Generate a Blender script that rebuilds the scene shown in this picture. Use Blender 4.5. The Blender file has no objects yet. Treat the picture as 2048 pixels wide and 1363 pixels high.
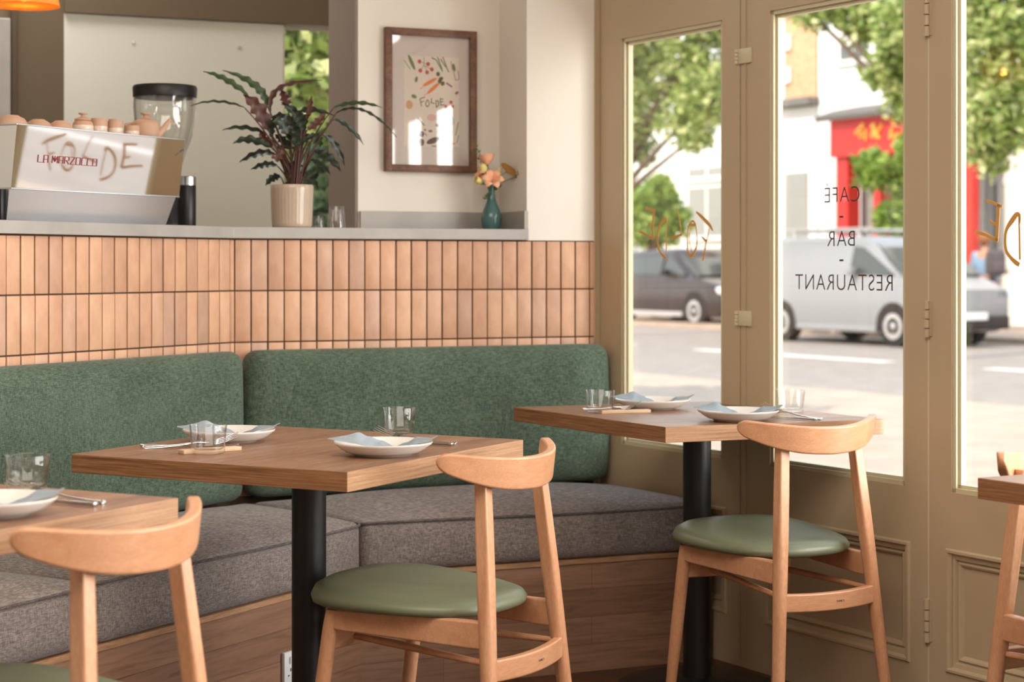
import bpy, bmesh, math, random
from mathutils import Vector, Matrix
random.seed(7)
PI = math.pi
sc = bpy.context.scene
COL = sc.collection

# ------------------------------------------------------------------ camera, world, sun, added fill lights, exposure
F, CX, CY, HC = 3600.0, 1024.0, 530.0, 1.155       # focal length in pixels, principal column, horizon row, camera height
cd = bpy.data.cameras.new('camera'); cam = bpy.data.objects.new('camera', cd); COL.objects.link(cam)
cam.location = (0, 0, HC); cam.rotation_euler = (PI/2, 0, 0)
cd.sensor_width = 36; cd.lens = F/2048*36; cd.shift_y = -(681.5-CY)/2048
cd.clip_start = .05; cd.clip_end = 400
cd.dof.use_dof = True; cd.dof.focus_distance = 4.15; cd.dof.aperture_fstop = 4.2
sc.camera = cam
sc.view_settings.view_transform = 'Standard'; sc.view_settings.look = 'None'
sc.view_settings.gamma = 1; sc.view_settings.exposure = 1.25; sc.view_settings.use_curve_mapping = False

w = bpy.data.worlds.new('sky'); sc.world = w; w.use_nodes = True
wn = w.node_tree.nodes; wl = w.node_tree.links
bg = wn['Background']
tc = wn.new('ShaderNodeTexCoord'); sep = wn.new('ShaderNodeSeparateXYZ'); cr = wn.new('ShaderNodeValToRGB')
wl.new(tc.outputs['Generated'], sep.inputs[0]); wl.new(sep.outputs['Z'], cr.inputs[0]); wl.new(cr.outputs[0], bg.inputs[0])
cr.color_ramp.elements[0].position = 0.0; cr.color_ramp.elements[0].color = (.95, .93, .90, 1)
cr.color_ramp.elements[1].position = .7; cr.color_ramp.elements[1].color = (.62, .78, 1, 1)
bg.inputs[1].default_value = 1.15

def light(name, kind, loc, direction, energy, color, **kw):
    l = bpy.data.lights.new(name, kind); o = bpy.data.objects.new(name, l); COL.objects.link(o)
    o.location = loc; o.rotation_euler = Vector(direction).to_track_quat('-Z', 'Y').to_euler()
    l.energy = energy; l.color = color
    for k, v in kw.items(): setattr(l, k, v)
    return o
SUN = light('sun', 'SUN', (0, 0, 20), (.62, .62, -.75), 2.3, (1, .90, .78), angle=.01)
# area light added outside the shopfront right of frame, standing in for daylight
DAY_FILL = light('daylight_fill', 'AREA', (3.05, 2.35, 1.55), (-.853, -.22, -.04), 192, (1, .975, .95), shape='RECTANGLE', size=4.2, size_y=2.3)
# area lights added under the ceiling as fill, without any fittings
CL1 = light('ceiling_fill', 'AREA', (-.6, 2.2, 2.9), (-.05, .25, -1), 32, (1, .92, .83), shape='RECTANGLE', size=2.4, size_y=2.0)
CL2 = light('ceiling_fill', 'AREA', (-1.8, 6.2, 2.9), (.25, .35, -1), 9.5, (1, .97, .93), shape='RECTANGLE', size=.8, size_y=.5)  # added over the bar to brighten the pale panel

# ------------------------------------------------------------------ helpers: colour and materials
def s2l(c):
    return tuple(((v/255)/12.92 if v/255 <= .04045 else ((v/255+.055)/1.055)**2.4) for v in c)
def rgba(c): return (*s2l(c), 1)

class Mat:
    def __init__(s, name, col=(200, 200, 200), rough=.5, metal=0, spec=None, **kw):
        s.m = bpy.data.materials.new(name); s.m.use_nodes = True
        s.n = s.m.node_tree.nodes; s.l = s.m.node_tree.links
        s.b = s.n['Principled BSDF']
        s.b.inputs['Base Color'].default_value = rgba(col); s.b.inputs['Roughness'].default_value = rough
        s.b.inputs['Metallic'].default_value = metal
        if spec is not None: s.b.inputs['Specular IOR Level'].default_value = spec
        for k, v in kw.items(): s.b.inputs[k].default_value = v
        s.tc = s.n.new('ShaderNodeTexCoord')
    def mapping(s, scale, rot=(0, 0, 0), src='Object'):
        mp = s.n.new('ShaderNodeMapping'); mp.inputs['Scale'].default_value = scale; mp.inputs['Rotation'].default_value = rot
        s.l.new(s.tc.outputs[src], mp.inputs[0]); return mp.outputs[0]
    def noise(s, vec, scale=5, detail=4, rough=.5, dist=0):
        t = s.n.new('ShaderNodeTexNoise'); t.inputs['Scale'].default_value = scale; t.inputs['Detail'].default_value = detail
        t.inputs['Roughness'].default_value = rough; t.inputs['Distortion'].default_value = dist
        if vec is not None: s.l.new(vec, t.inputs['Vector'])
        return t.outputs['Fac']
    def ramp(s, fac, stops):
        r = s.n.new('ShaderNodeValToRGB'); s.l.new(fac, r.inputs[0]); e = r.color_ramp.elements
        while len(e) < len(stops): e.new(.5)
        for i, (p, c) in enumerate(stops): e[i].position = p; e[i].color = rgba(c)
        return r.outputs[0]
    def mix(s, fac, a, b, mode='MIX'):
        x = s.n.new('ShaderNodeMix'); x.data_type = 'RGBA'; x.blend_type = mode
        for i, v in ((0, fac), (6, a), (7, b)):
            if isinstance(v, (int, float)): x.inputs[i].default_value = v
            elif isinstance(v, tuple): x.inputs[i].default_value = v
            else: s.l.new(v, x.inputs[i])
        return x.outputs[2]
    def color(s, out): s.l.new(out, s.b.inputs['Base Color']); return s
    def bump(s, h, strength=.3, dist=.002):
        b = s.n.new('ShaderNodeBump'); b.inputs['Strength'].default_value = strength; b.inputs['Distance'].default_value = dist
        s.l.new(h, b.inputs['Height']); s.l.new(b.outputs[0], s.b.inputs['Normal']); return s

def simple(name, col, rough=.5, **kw): return Mat(name, col, rough, **kw).m

def wood(name, c1, c2, c3, along=(1, 14, 14), scale=3.0, rough=.45, fine=60, bump=.08, fk=.45, staves=False):
    m = Mat(name, c2, rough)
    v = m.mapping(along)
    a = m.noise(v, scale, 5, .6, .6)
    colr = m.ramp(a, [(.28, c1), (.5, c2), (.72, c3)])
    v2 = m.mapping((along[0]*2, along[1]*6, along[2]*6))
    b = m.noise(v2, scale*2.5, 3, .6)
    fineb = m.ramp(b, [(.35, (150, 150, 150)), (.6, (255, 255, 255))])
    colr = m.mix(fk, colr, fineb, 'MULTIPLY')
    if staves:
        bt = m.n.new('ShaderNodeTexBrick'); bt.inputs['Scale'].default_value = 1; bt.inputs['Brick Width'].default_value = 3; bt.inputs['Row Height'].default_value = .118; bt.inputs['Mortar Size'].default_value = .0012; bt.inputs['Mortar Smooth'].default_value = .8
        bt.inputs['Color1'].default_value = (1, 1, 1, 1); bt.inputs['Color2'].default_value = (.84, .83, .82, 1); bt.inputs['Mortar'].default_value = (1.0, .98, .95, 1)
        m.l.new(m.mapping((1, 1, 0), (0, 0, PI/2)), bt.inputs['Vector']); colr = m.mix(1.0, colr, bt.outputs['Color'], 'MULTIPLY')
    m.color(colr); m.bump(b, bump, .001)
    return m.m

def fabric(name, c1, c2, c3, sc_=1.0):
    m = Mat(name, c2, .92, spec=.15)
    h = m.noise(m.mapping((70*sc_, 70*sc_, 800*sc_)), 1, 1, .6)
    v = m.noise(m.mapping((800*sc_, 800*sc_, 70*sc_)), 1, 1, .6)
    big = m.noise(m.mapping((6, 6, 6)), 1, 4, .6)
    mx = m.mix(.5, h, v)
    thread = m.ramp(mx, [(.37, c1), (.5, c2), (.63, c3)])
    cloud = m.ramp(big, [(.3, (225, 225, 225)), (.7, (255, 255, 255))])
    m.color(m.mix(1.0, thread, cloud, 'MULTIPLY')); m.bump(mx, .35, .0015)
    m.b.inputs['Sheen Weight'].default_value = .15
    return m.m

M = {}
M['oak_u'] = wood('oak_edge_across_shaded', (100, 62, 36), (150, 102, 64), (182, 134, 90), (3, 10, 170), 2.0, .5)  # shade on the tabletop's cross edges put into this darker oak
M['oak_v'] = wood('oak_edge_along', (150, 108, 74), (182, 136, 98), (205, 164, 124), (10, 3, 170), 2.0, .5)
M['oak_top'] = wood('oak_tabletop', (128, 90, 64), (154, 113, 85), (172, 131, 101), (26, 1.2, 26), 1.4, .36, staves=True)
M['beech'] = wood('beech_chair_wood', (198, 140, 100), (209, 152, 113), (217, 164, 126), (9, 9, 1.5), 3, .34, bump=.02, fk=.2)
M['beech_h'] = wood('beech_rail_wood', (198, 140, 100), (209, 152, 113), (217, 164, 126), (1.5, 9, 9), 3, .34, bump=.02, fk=.2)
M['plank'] = wood('walnut_bench_plank', (120, 82, 58), (156, 114, 86), (184, 142, 112), (1.1, 10, 10), 2.4, .5)
M['ply_edge'] = wood('oak_bench_edge', (150, 108, 74), (178, 134, 98), (196, 154, 116), (2, 20, 20), 3, .5)
M['green_fabric'] = fabric('green_woven_fabric', (56, 70, 57), (86, 101, 85), (114, 130, 110))
M['grey_fabric'] = fabric('grey_woven_fabric', (100, 90, 84), (133, 121, 114), (166, 154, 147))
M['piping'] = fabric('grey_piping_fabric', (70, 62, 60), (98, 88, 84), (130, 120, 114))
m = Mat('green_leatherette', (110, 114, 88), .42); m.bump(m.noise(m.mapping((1, 1, 1)), 420, 3), .12, .0008); M['vinyl'] = m.m
M['black_metal'] = simple('black_powder_coated_steel', (20, 19, 20), .38)
m = Mat('terracotta_tile', (206, 158, 126), .5)
geo = m.n.new('ShaderNodeNewGeometry')
per = m.ramp(geo.outputs['Random Per Island'], [(0, (192, 154, 130)), (.15, (208, 160, 128)), (.5, (216, 168, 134)), (.8, (222, 176, 141)), (1, (202, 162, 138))])
cl = m.ramp(m.noise(m.mapping((1, 1, .5)), 22, 4, .6), [(.25, (222, 214, 208)), (.7, (255, 255, 255))])
m.color(m.mix(.8, per, cl, 'MULTIPLY')); m.bump(m.noise(m.mapping((1, 1, 1)), 60, 4), .12, .002); M['tile'] = m.m
M['grout'] = simple('brown_grout', (78, 58, 43), .9)
def paint(name, col, rough=.6, b=.1, s=30):
    m = Mat(name, col, rough); m.bump(m.noise(m.mapping((1, 1, 1)), s, 4), b, .003); return m.m
M['cream'] = paint('cream_wall_paint', (233, 226, 215), .75, .25, 45)
M['panel_cream'] = paint('pale_panel_paint', (220, 218, 204), .6, .03)
M['dark_brown'] = paint('dark_brown_paint', (84, 66, 48), .6, .05)
M['dimmed_end'] = paint('grey_brown_dimmed_end', (134, 118, 106), .6, .05)
M['brown_wall'] = paint('dark_taupe_paint', (104, 88, 66), .7, .1)
M['taupe'] = paint('taupe_gloss_paint', (188, 168, 138), .42, .06, 18)
M['bead'] = paint('pale_bead_paint', (206, 196, 164), .5, .05)
M['ceiling'] = paint('ceiling_paint', (226, 218, 204), .8, .02)
m = Mat('grey_counter_stone', (176, 168, 158), .35); m.color(m.ramp(m.noise(m.mapping((1, 1, 1)), 9, 5), [(.3, (156, 150, 143)), (.7, (170, 165, 158))])); M['stone'] = m.m
m = Mat('dark_floor_boards', (92, 58, 38), .35)
br = m.n.new('ShaderNodeTexBrick'); br.inputs['Scale'].default_value = 1
br.inputs['Brick Width'].default_value = 1.2; br.inputs['Row Height'].default_value = .09; br.inputs['Mortar Size'].default_value = .003
br.inputs['Color1'].default_value = rgba((104, 64, 40)); br.inputs['Color2'].default_value = rgba((78, 48, 32)); br.inputs['Mortar'].default_value = rgba((24, 16, 12))
m.l.new(m.mapping((1, 1, 1), (0, 0, .5)), br.inputs['Vector'])
gr = m.ramp(m.noise(m.mapping((3, 40, 1), (0, 0, .5)), 2, 4), [(.3, (190, 190, 190)), (.7, (255, 255, 255))])
m.color(m.mix(1.0, br.outputs['Color'], gr, 'MULTIPLY')); M['floor'] = m.m
M['china'] = simple('white_china', (226, 220, 212), .18)
m = Mat('blue_grey_napkin_linen', (192, 202, 208), .9); m.bump(m.noise(m.mapping((1, 1, 1)), 500, 2), .3, .0006); M['napkin'] = m.m
M['steel'] = simple('polished_steel', (205, 202, 198), .16, metal=1)
M['rest'] = simple('pale_wood_rest', (214, 180, 146), .5)
M['chrome'] = simple('mirror_steel', (236, 234, 232), .035, metal=1)
M['satin'] = simple('satin_steel', (206, 208, 212), .22, metal=1)
M['black_plastic'] = simple('black_plastic', (22, 20, 20), .4)
M['red_paint'] = simple('red_enamel', (150, 34, 44), .4)
M['clay'] = simple('pink_clay', (194, 156, 130), .7)
M['glaze'] = simple('cream_glaze', (226, 204, 184), .15)
m = Mat('cream_glazed_pot', (184, 164, 144), .16); wv = m.noise(m.mapping((1, 1, 1)), 90, 2); m.bump(wv, .12, .002); M['pot'] = m.m
M['soil'] = simple('dark_soil', (46, 32, 24), .95)
M['leaf_dark'] = None
def leafmat(name, top, under):
    m = Mat(name, top, .42); m.color(m.ramp(m.noise(m.mapping((1, 1, 1)), 60, 3), [(.3, tuple(int(v*.8) for v in top)), (.7, top)])); return m.m
M['leaf_a'] = leafmat('dark_green_leaf', (32, 46, 26), (92, 40, 30))
M['leaf_b'] = leafmat('bright_green_leaf', (54, 76, 38), (84, 44, 32))
M['leaf_c'] = leafmat('maroon_leaf', (88, 48, 36), (110, 50, 36))
M['stem'] = simple('maroon_stem', (76, 42, 32), .5)
M['green_stem'] = simple('green_stem', (84, 104, 56), .6)
M['teal'] = simple('teal_glazed_ceramic', (70, 106, 104), .12)
M['peach'] = simple('peach_petal', (236, 176, 140), .7); M['yellow'] = simple('pale_yellow_petal', (228, 212, 130), .7)
M['mustard'] = simple('mustard_floret', (170, 124, 56), .85)
M['frame_wood'] = wood('brown_picture_frame', (96, 64, 46), (122, 84, 62), (142, 102, 78), (8, 8, 8), 3, .5)
M['paper'] = simple('pale_mount_paper', (216, 204, 196), .7)
M['print'] = simple('cream_print_paper', (228, 214, 200), .7)
M['white_plastic'] = simple('white_plastic', (222, 222, 220), .35)
M['gold'] = simple('gold_leaf_lettering', (206, 152, 76), .4)
M['ink'] = simple('dark_bronze_lettering', (70, 52, 40), .5)
def thin_glass(name, tint=(1, 1, 1, 1), rough=0.0, k=1.0):
    m = bpy.data.materials.new(name); m.use_nodes = True; n = m.node_tree.nodes; l = m.node_tree.links; n.clear()
    o = n.new('ShaderNodeOutputMaterial'); mx = n.new('ShaderNodeMixShader'); t = n.new('ShaderNodeBsdfTransparent'); g = n.new('ShaderNodeBsdfGlossy')
    f = n.new('ShaderNodeLayerWeight'); f.inputs[0].default_value = .5; p5 = n.new('ShaderNodeMath'); p5.operation = 'POWER'; p5.inputs[1].default_value = 4.5; l.new(f.outputs['Facing'], p5.inputs[0])
    ma = n.new('ShaderNodeMath'); ma.operation = 'MULTIPLY_ADD'; ma.inputs[1].default_value = .92; ma.inputs[2].default_value = .045; l.new(p5.outputs[0], ma.inputs[0]); t.inputs[0].default_value = tint; g.inputs['Roughness'].default_value = rough
    mul = n.new('ShaderNodeMath'); mul.operation = 'MULTIPLY'; mul.inputs[1].default_value = k
    mul.use_clamp = True; l.new(ma.outputs[0], mul.inputs[0]); l.new(mul.outputs[0], mx.inputs[0]); l.new(t.outputs[0], mx.inputs[1]); l.new(g.outputs[0], mx.inputs[2]); l.new(mx.outputs[0], o.inputs[0])
    return m
M['pane'] = thin_glass('window_glass', (.97, .97, .96, 1), 0, .6)
M['picture_glass'] = thin_glass('picture_glass', (.98, .98, .98, 1), .02, 1.6)
M['hopper'] = thin_glass('clear_plastic', (.97, .97, .96, 1), .02, 1.8)
m = Mat('amber_glass', (220, 170, 105), .25); tr_ = m.n.new('ShaderNodeBsdfTransparent'); tr_.inputs[0].default_value = (1, .80, .52, 1); tl_ = m.n.new('ShaderNodeBsdfTranslucent'); tl_.inputs[0].default_value = rgba((232, 176, 112))
ad = m.n.new('ShaderNodeMixShader'); ad.inputs[0].default_value = .4; m.l.new(m.b.outputs[0], ad.inputs[1]); m.l.new(tl_.outputs[0], ad.inputs[2]); a2 = m.n.new('ShaderNodeMixShader'); a2.inputs[0].default_value = .55; m.l.new(ad.outputs[0], a2.inputs[1]); m.l.new(tr_.outputs[0], a2.inputs[2]); m.l.new(a2.outputs[0], m.n['Material Output'].inputs[0]); M['amber'] = m.m
M['glass'] = thin_glass('tumbler_glass', (.985, .985, .98, 1), .01, 1.4)
def emit(name, col, s):
    m = bpy.data.materials.new(name); m.use_nodes = True; n = m.node_tree.nodes; b = n['Principled BSDF']
    b.inputs['Emission Color'].default_value = rgba(col); b.inputs['Emission Strength'].default_value = s; return m
M['bulb'] = emit('glowing_filament', (255, 196, 120), 30)

# ------------------------------------------------------------------ helpers: mesh
def link(name, bm, mat, parent=None, smooth=True, mw=None, auto=None):
    me = bpy.data.meshes.new(name); bmesh.ops.recalc_face_normals(bm, faces=bm.faces); bm.to_mesh(me); bm.free()
    if isinstance(mat, (list, tuple)):
        for k in mat: me.materials.append(M[k] if isinstance(k, str) else k)
    else: me.materials.append(M[mat] if isinstance(mat, str) else mat)
    o = bpy.data.objects.new(name, me); COL.objects.link(o)
    if smooth:
        for p in me.polygons: p.use_smooth = True
        me.set_sharp_from_angle(angle=math.radians(auto or 38))
    if parent is not None: o.parent = parent
    if mw is not None: o.matrix_world = mw
    return o
def tag(o, label, cat, group=None):
    o['label'] = label; o['category'] = cat
    if group: o['group'] = group
    return o
def struct(o): o['kind'] = 'structure'; return o
def empty(name, label=None, cat=None, mw=None, loc=(0, 0, 0), rz=0, group=None):
    o = bpy.data.objects.new(name, None); COL.objects.link(o); o.empty_display_size = .05
    if mw is not None: o.matrix_world = mw
    else: o.location = loc; o.rotation_euler = (0, 0, rz)
    if label: tag(o, label, cat, group)
    return o
def dup(root, mw=None, loc=None, rz=0, label=None, group=None):
    r = root.copy(); COL.objects.link(r)
    if mw is not None: r.matrix_world = mw
    if loc is not None: r.location = loc; r.rotation_euler = (0, 0, rz)
    if label: r['label'] = label
    if group: r['group'] = group
    for ch in list(root.children):
        c = ch.copy(); COL.objects.link(c); c.parent = r
        for g in list(ch.children):
            d = g.copy(); COL.objects.link(d); d.parent = c
    return r
def box(bm, x0, x1, y0, y1, z0, z1, bevel=0, mat=0, xf=None):
    r = bmesh.ops.create_cube(bm, size=1)
    vs = r['verts']
    for v in vs: v.co = Vector(((x0+x1)/2+v.co.x*(x1-x0), (y0+y1)/2+v.co.y*(y1-y0), (z0+z1)/2+v.co.z*(z1-z0)))
    fs = set(f for v in vs for f in v.link_faces)
    for f in fs: f.material_index = mat
    if bevel:
        es = list(set(e for v in vs for e in v.link_edges))
        rb = bmesh.ops.bevel(bm, geom=es, offset=bevel, segments=2, affect='EDGES', profile=.5)
        vs = list(set(v for f in rb['faces'] for v in f.verts) | set(v for v in vs if v.is_valid))
    if xf is not None:
        for v in vs: v.co = xf @ v.co
    return vs
def prism(bm, pts, z0, z1, bevel=0, mat=0):
    a = [bm.verts.new((p[0], p[1], z0)) for p in pts]; b = [bm.verts.new((p[0], p[1], z1)) for p in pts]
    fs = [bm.faces.new(a), bm.faces.new(b)]
    n = len(pts)
    for i in range(n): fs.append(bm.faces.new((a[i], a[(i+1) % n], b[(i+1) % n], b[i])))
    for f in fs: f.material_index = mat
    if bevel:
        es = list(set(e for f in fs for e in f.edges)); bmesh.ops.recalc_face_normals(bm, faces=fs)
        bmesh.ops.bevel(bm, geom=es, offset=bevel, segments=2, affect='EDGES', profile=.5)
def loft(bm, rings, cap=True, mat=0, closed=False):
    vr = [[bm.verts.new(p) for p in r] for r in rings]; n = len(vr[0]); k = len(vr)
    for i in range(k if closed else k-1):
        A = vr[i]; B = vr[(i+1) % k]
        for j in range(n):
            f = bm.faces.new((A[j], A[(j+1) % n], B[(j+1) % n], B[j])); f.material_index = mat
    if cap and not closed:
        bm.faces.new(vr[0]).material_index = mat; bm.faces.new(vr[-1]).material_index = mat
    return vr
def lathe(bm, prof, seg=48, c=(0, 0, 0), rfun=None, mat=0):
    rings = []
    for (r, z) in prof:
        ring = []
        for i in range(seg):
            a = 2*PI*i/seg; rr = max(r, 1e-5)*(rfun(a, z) if rfun else 1)
            ring.append((c[0]+rr*math.cos(a), c[1]+rr*math.sin(a), c[2]+z))
        rings.append(ring)
    loft(bm, rings, True, mat)
def tube(bm, pts, rad, seg=12, mat=0, flat=1.0, up=(0, 0, 1)):
    P = [Vector(p) for p in pts]; R = rad if isinstance(rad, (list, tuple)) else [rad]*len(P)
    rings = []
    u = Vector(up); t0 = (P[1]-P[0]).normalized()
    if abs(t0.dot(u)) > .95: u = Vector((1, 0, 0))
    for i, p in enumerate(P):
        t = (P[min(i+1, len(P)-1)]-P[max(i-1, 0)]).normalized()
        s = t.cross(u).normalized(); n = s.cross(t).normalized(); u = n
        rings.append([p+(s*math.cos(2*PI*j/seg)+n*math.sin(2*PI*j/seg)*flat)*R[i] for j in range(seg)])
    loft(bm, rings, True, mat)
def bez(p0, p1, p2, n=8):
    a, b, c = Vector(p0), Vector(p1), Vector(p2)
    return [a*(1-t)**2+b*2*t*(1-t)+c*t*t for t in [i/(n-1) for i in range(n)]]
def bb(): return bmesh.new()

def ray_t(px, O, d):
    xn = (px-CX)/F; return (xn*O[1]-O[0])/(d[0]-xn*d[1])
def at(px, py, Y): return Vector(((px-CX)/F*Y, Y, HC+(CY-py)/F*Y))
def frame(O, d):
    return Matrix(((d[0], -d[1], 0, O[0]), (d[1], d[0], 0, O[1]), (0, 0, 1, 0), (0, 0, 0, 1)))

# ------------------------------------------------------------------ the plan of the corner: A = left wall, B = right wall, C = glazed front
K = (-.838, 5.34)
dA = Vector((math.cos(math.radians(61.1)), math.sin(math.radians(61.1))))
dB = Vector((math.cos(math.radians(22.65)), math.sin(math.radians(22.65))))
dC = Vector((.5221, -.8529)).normalized()
OC = (.5826, 5.31)
MA, MB, MC = frame(K, dA), frame(K, dB), frame(OC, dC)
def W2(Mx, x, y): v = Mx @ Vector((x, y, 0)); return (v.x, v.y)
BEND = 1.196                                      # B reaches the front here
def Bx(px, off=0.0):
    O = W2(MB, 0, off); return ray_t(px, O, dB)
def Ax(px, off=0.0):
    O = W2(MA, 0, off); return ray_t(px, O, dA)
def Cx(px, off=0.0):
    O = W2(MC, 0, off); return ray_t(px, O, dC)
def zat(Mx, x, y, py): v = Mx @ Vector((x, y, 0)); return HC+(CY-py)/F*v.y

# ================================================================== SETTING
bm = bb(); prism(bm, [(-6, -4), (6.9, -4), W2(MC, -2.2, 0), W2(MB, -3.4, 1.6), (-6, 8.6)], -.1, 0)
struct(link('floor', bm, 'floor', smooth=False))
bm = bb(); prism(bm, [(-6, -4), (6.5, -4), W2(MC, -2.2, 0), W2(MB, -3.4, 1.6), (-6, 8.6)], 3.05, 3.15)
struct(link('ceiling', bm, 'ceiling', smooth=False))

def tiled_wall(name, Mx, x0, x1, anchor, depth, mirror=False):
    bm = bb(); g = .0042; P = .0505; rows = [1.232, 1.079, .926, .773, .62, .467]
    x = anchor
    xs = [x]
    while xs[-1] < x1: xs.append(xs[-1]+P)
    while xs[0] > x0: xs.insert(0, xs[0]-P)
    for i in range(len(xs)-1):
        a = max(xs[i], x0); b = min(xs[i+1], x1)
        if b-a < .008: continue
        for j in range(len(rows)-1):
            jj = random.uniform(-.0009, .0009)
            wob = [random.uniform(-.0008, .0008) for _ in range(2)]
            box(bm, a+g/2+wob[0], b-g/2+wob[1], -.008+jj, .004, rows[j+1]+g/2, rows[j]-g/2, .0012, mat=0)
    for f in bm.faces: f.material_index = 0
    n0 = len(bm.faces)
    vs = box(bm, x0, x1, -.0045, depth, 0.0, 1.233)
    for f in set(f for v in vs for f in v.link_faces): f.material_index = 1
    return struct(link(name, bm, ['tile', 'grout'], mw=Mx, auto=30))
tiled_wall('wall_bar_left', MA, -3.4, .002, -.007, .12)
tiled_wall('wall_bar_right', MB, -.002, BEND, .0135, .12)

# counter worktop, one slab round the corner
AB, BB = .50, .50
def inter(M1, y1, M2, y2):
    p = M1 @ Vector((0, y1, 0)); q = M2 @ Vector((0, y2, 0)); d1 = M1.to_3x3() @ Vector((1, 0, 0)); d2 = M2.to_3x3() @ Vector((1, 0, 0))
    t = ((q.x-p.x)*d2.y-(q.y-p.y)*d2.x)/(d1.x*d2.y-d1.y*d2.x); return (p.x+d1.x*t, p.y+d1.y*t)
xpl = Bx(716, .225)                                # left end of the picture wall
xr = Bx(1057, -.02)
NICHE = .225
poly = [W2(MA, -3.4, -.022), inter(MA, -.022, MB, -.022), W2(MB, xr, -.022), W2(MB, xr, NICHE), W2(MB, xpl-.003, NICHE), W2(MB, xpl-.003, .52), inter(MA, .52, MB, .52), W2(MA, -3.4, .52)]
bm = bb(); prism(bm, poly, 1.2345, 1.2685, .0015)
o = link('counter_top', bm, 'stone', smooth=False)
tag(o, 'grey stone bar worktop bending round the tiled corner', 'counter')
# splash strip behind the vase
bm = bb(); box(bm, xpl+.004, xr-.014, NICHE-.014, NICHE-.001, 1.269, 1.327, .001); box(bm, xr-.014, xr-.001, -.02, NICHE-.001, 1.269, 1.327, .001)
o = link('splash_strip', bm, 'stone', smooth=False, mw=MB); tag(o, 'low grey stone upstand along the worktop below the picture', 'upstand')

# cream pier beside the window and picture wall set back behind it
bm = bb(); box(bm, xr, BEND-.004, -.006, .55, 1.2335, 3.05); struct(link('wall_pier', bm, 'cream', smooth=False, mw=MB))
bm = bb(); box(bm, xpl, xr, NICHE, NICHE+.285, 0, 3.05); struct(link('wall_picture', bm, 'cream', smooth=False, mw=MB))
bm = bb(); box(bm, xpl-.010, xpl-.0005, NICHE-.001, NICHE+.287, 1.2695, 3.05); struct(link('dimmed_end_sheet', bm, 'dimmed_end', smooth=False, mw=MB))  # added end sheet, darkened in colour to keep this face dim under the fill
# room behind the bar: back wall with pale panel and a window
BK = 1.40
t0, t1, t2 = Bx(128, BK), Bx(566, BK), .90
bm = bb()
box(bm, -3.2, t0, BK, BK+.15, 0, 3.05); box(bm, t0, t1, BK+.012, BK+.15, 0, 2.07); box(bm, t0, 0.975, BK-.02, BK+.15, 2.07, 3.05)
box(bm, t2, 0.975, BK, BK+.15, 0, 2.07); box(bm, t1, t2, BK, BK+.15, 0, .95)
struct(link('wall_back', bm, 'brown_wall', smooth=False, mw=MB))
bm = bb(); box(bm, t0, t1, BK+.0, BK+.011, .6, 2.069)
for px, py in ((267, 85), (478, 95)):
    x = Bx(px, BK); z = zat(MB, x, BK, py)
    vs = box(bm, x-.006, x+.006, BK-.004, BK+.001, z-.006, z+.006, .002)
    for f in set(f for v in vs if v.is_valid for f in v.link_faces): f.material_index = 1
struct(link('trim_1', bm, ['panel_cream', 'satin'], smooth=False, mw=MB))
wroot = struct(empty('window_1', mw=MB))
bm = bb()
box(bm, t1, t1+.012, BK+.02, BK+.10, .95, 2.07); box(bm, t2-.04, t2, BK+.02, BK+.10, .95, 2.07); box(bm, t1, t2, BK+.02, BK+.10, .95, .98)
o = link('window_frame', bm, 'cream', parent=wroot, smooth=False)
bm = bb(); box(bm, t1+.012, t2-.04, BK+.055, BK+.06, .98, 2.07); link('window_pane', bm, 'pane', parent=wroot, smooth=False)
# pale door edge at the far left
x = Bx(-40, BK); x2 = Bx(18, BK)
bm = bb(); box(bm, x, x2, BK-.05, BK-.002, 0, zat(MB, x2, BK, 40), .004); struct(link('trim_2', bm, 'stone', smooth=False, mw=MB))
x3 = Bx(33, BK)
bm = bb(); box(bm, x2+.004, x3, BK-.03, BK-.002, 0, 2.4, .004); struct(link('trim_3', bm, 'dark_brown', smooth=False, mw=MB))
# outer shell of the room
def wall(name, p, q, z0=0, z1=3.05, th=.12, mat='cream'):
    d = (Vector(q)-Vector(p)); L = d.length; d.normalize(); bm = bb(); box(bm, 0, L, 0, th, z0, z1)
    return struct(link(name, bm, mat, smooth=False, mw=frame(p, d)))
wall('wall_left', (-4.6, -3.2), (-4.6, 8.4))
wall('wall_rear', (5.6, -3.2), (-4.6, -3.2))
wall('wall_bar_end', (-4.6, 8.3), W2(MB, -3.1, BK+.1), mat='brown_wall')

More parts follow.
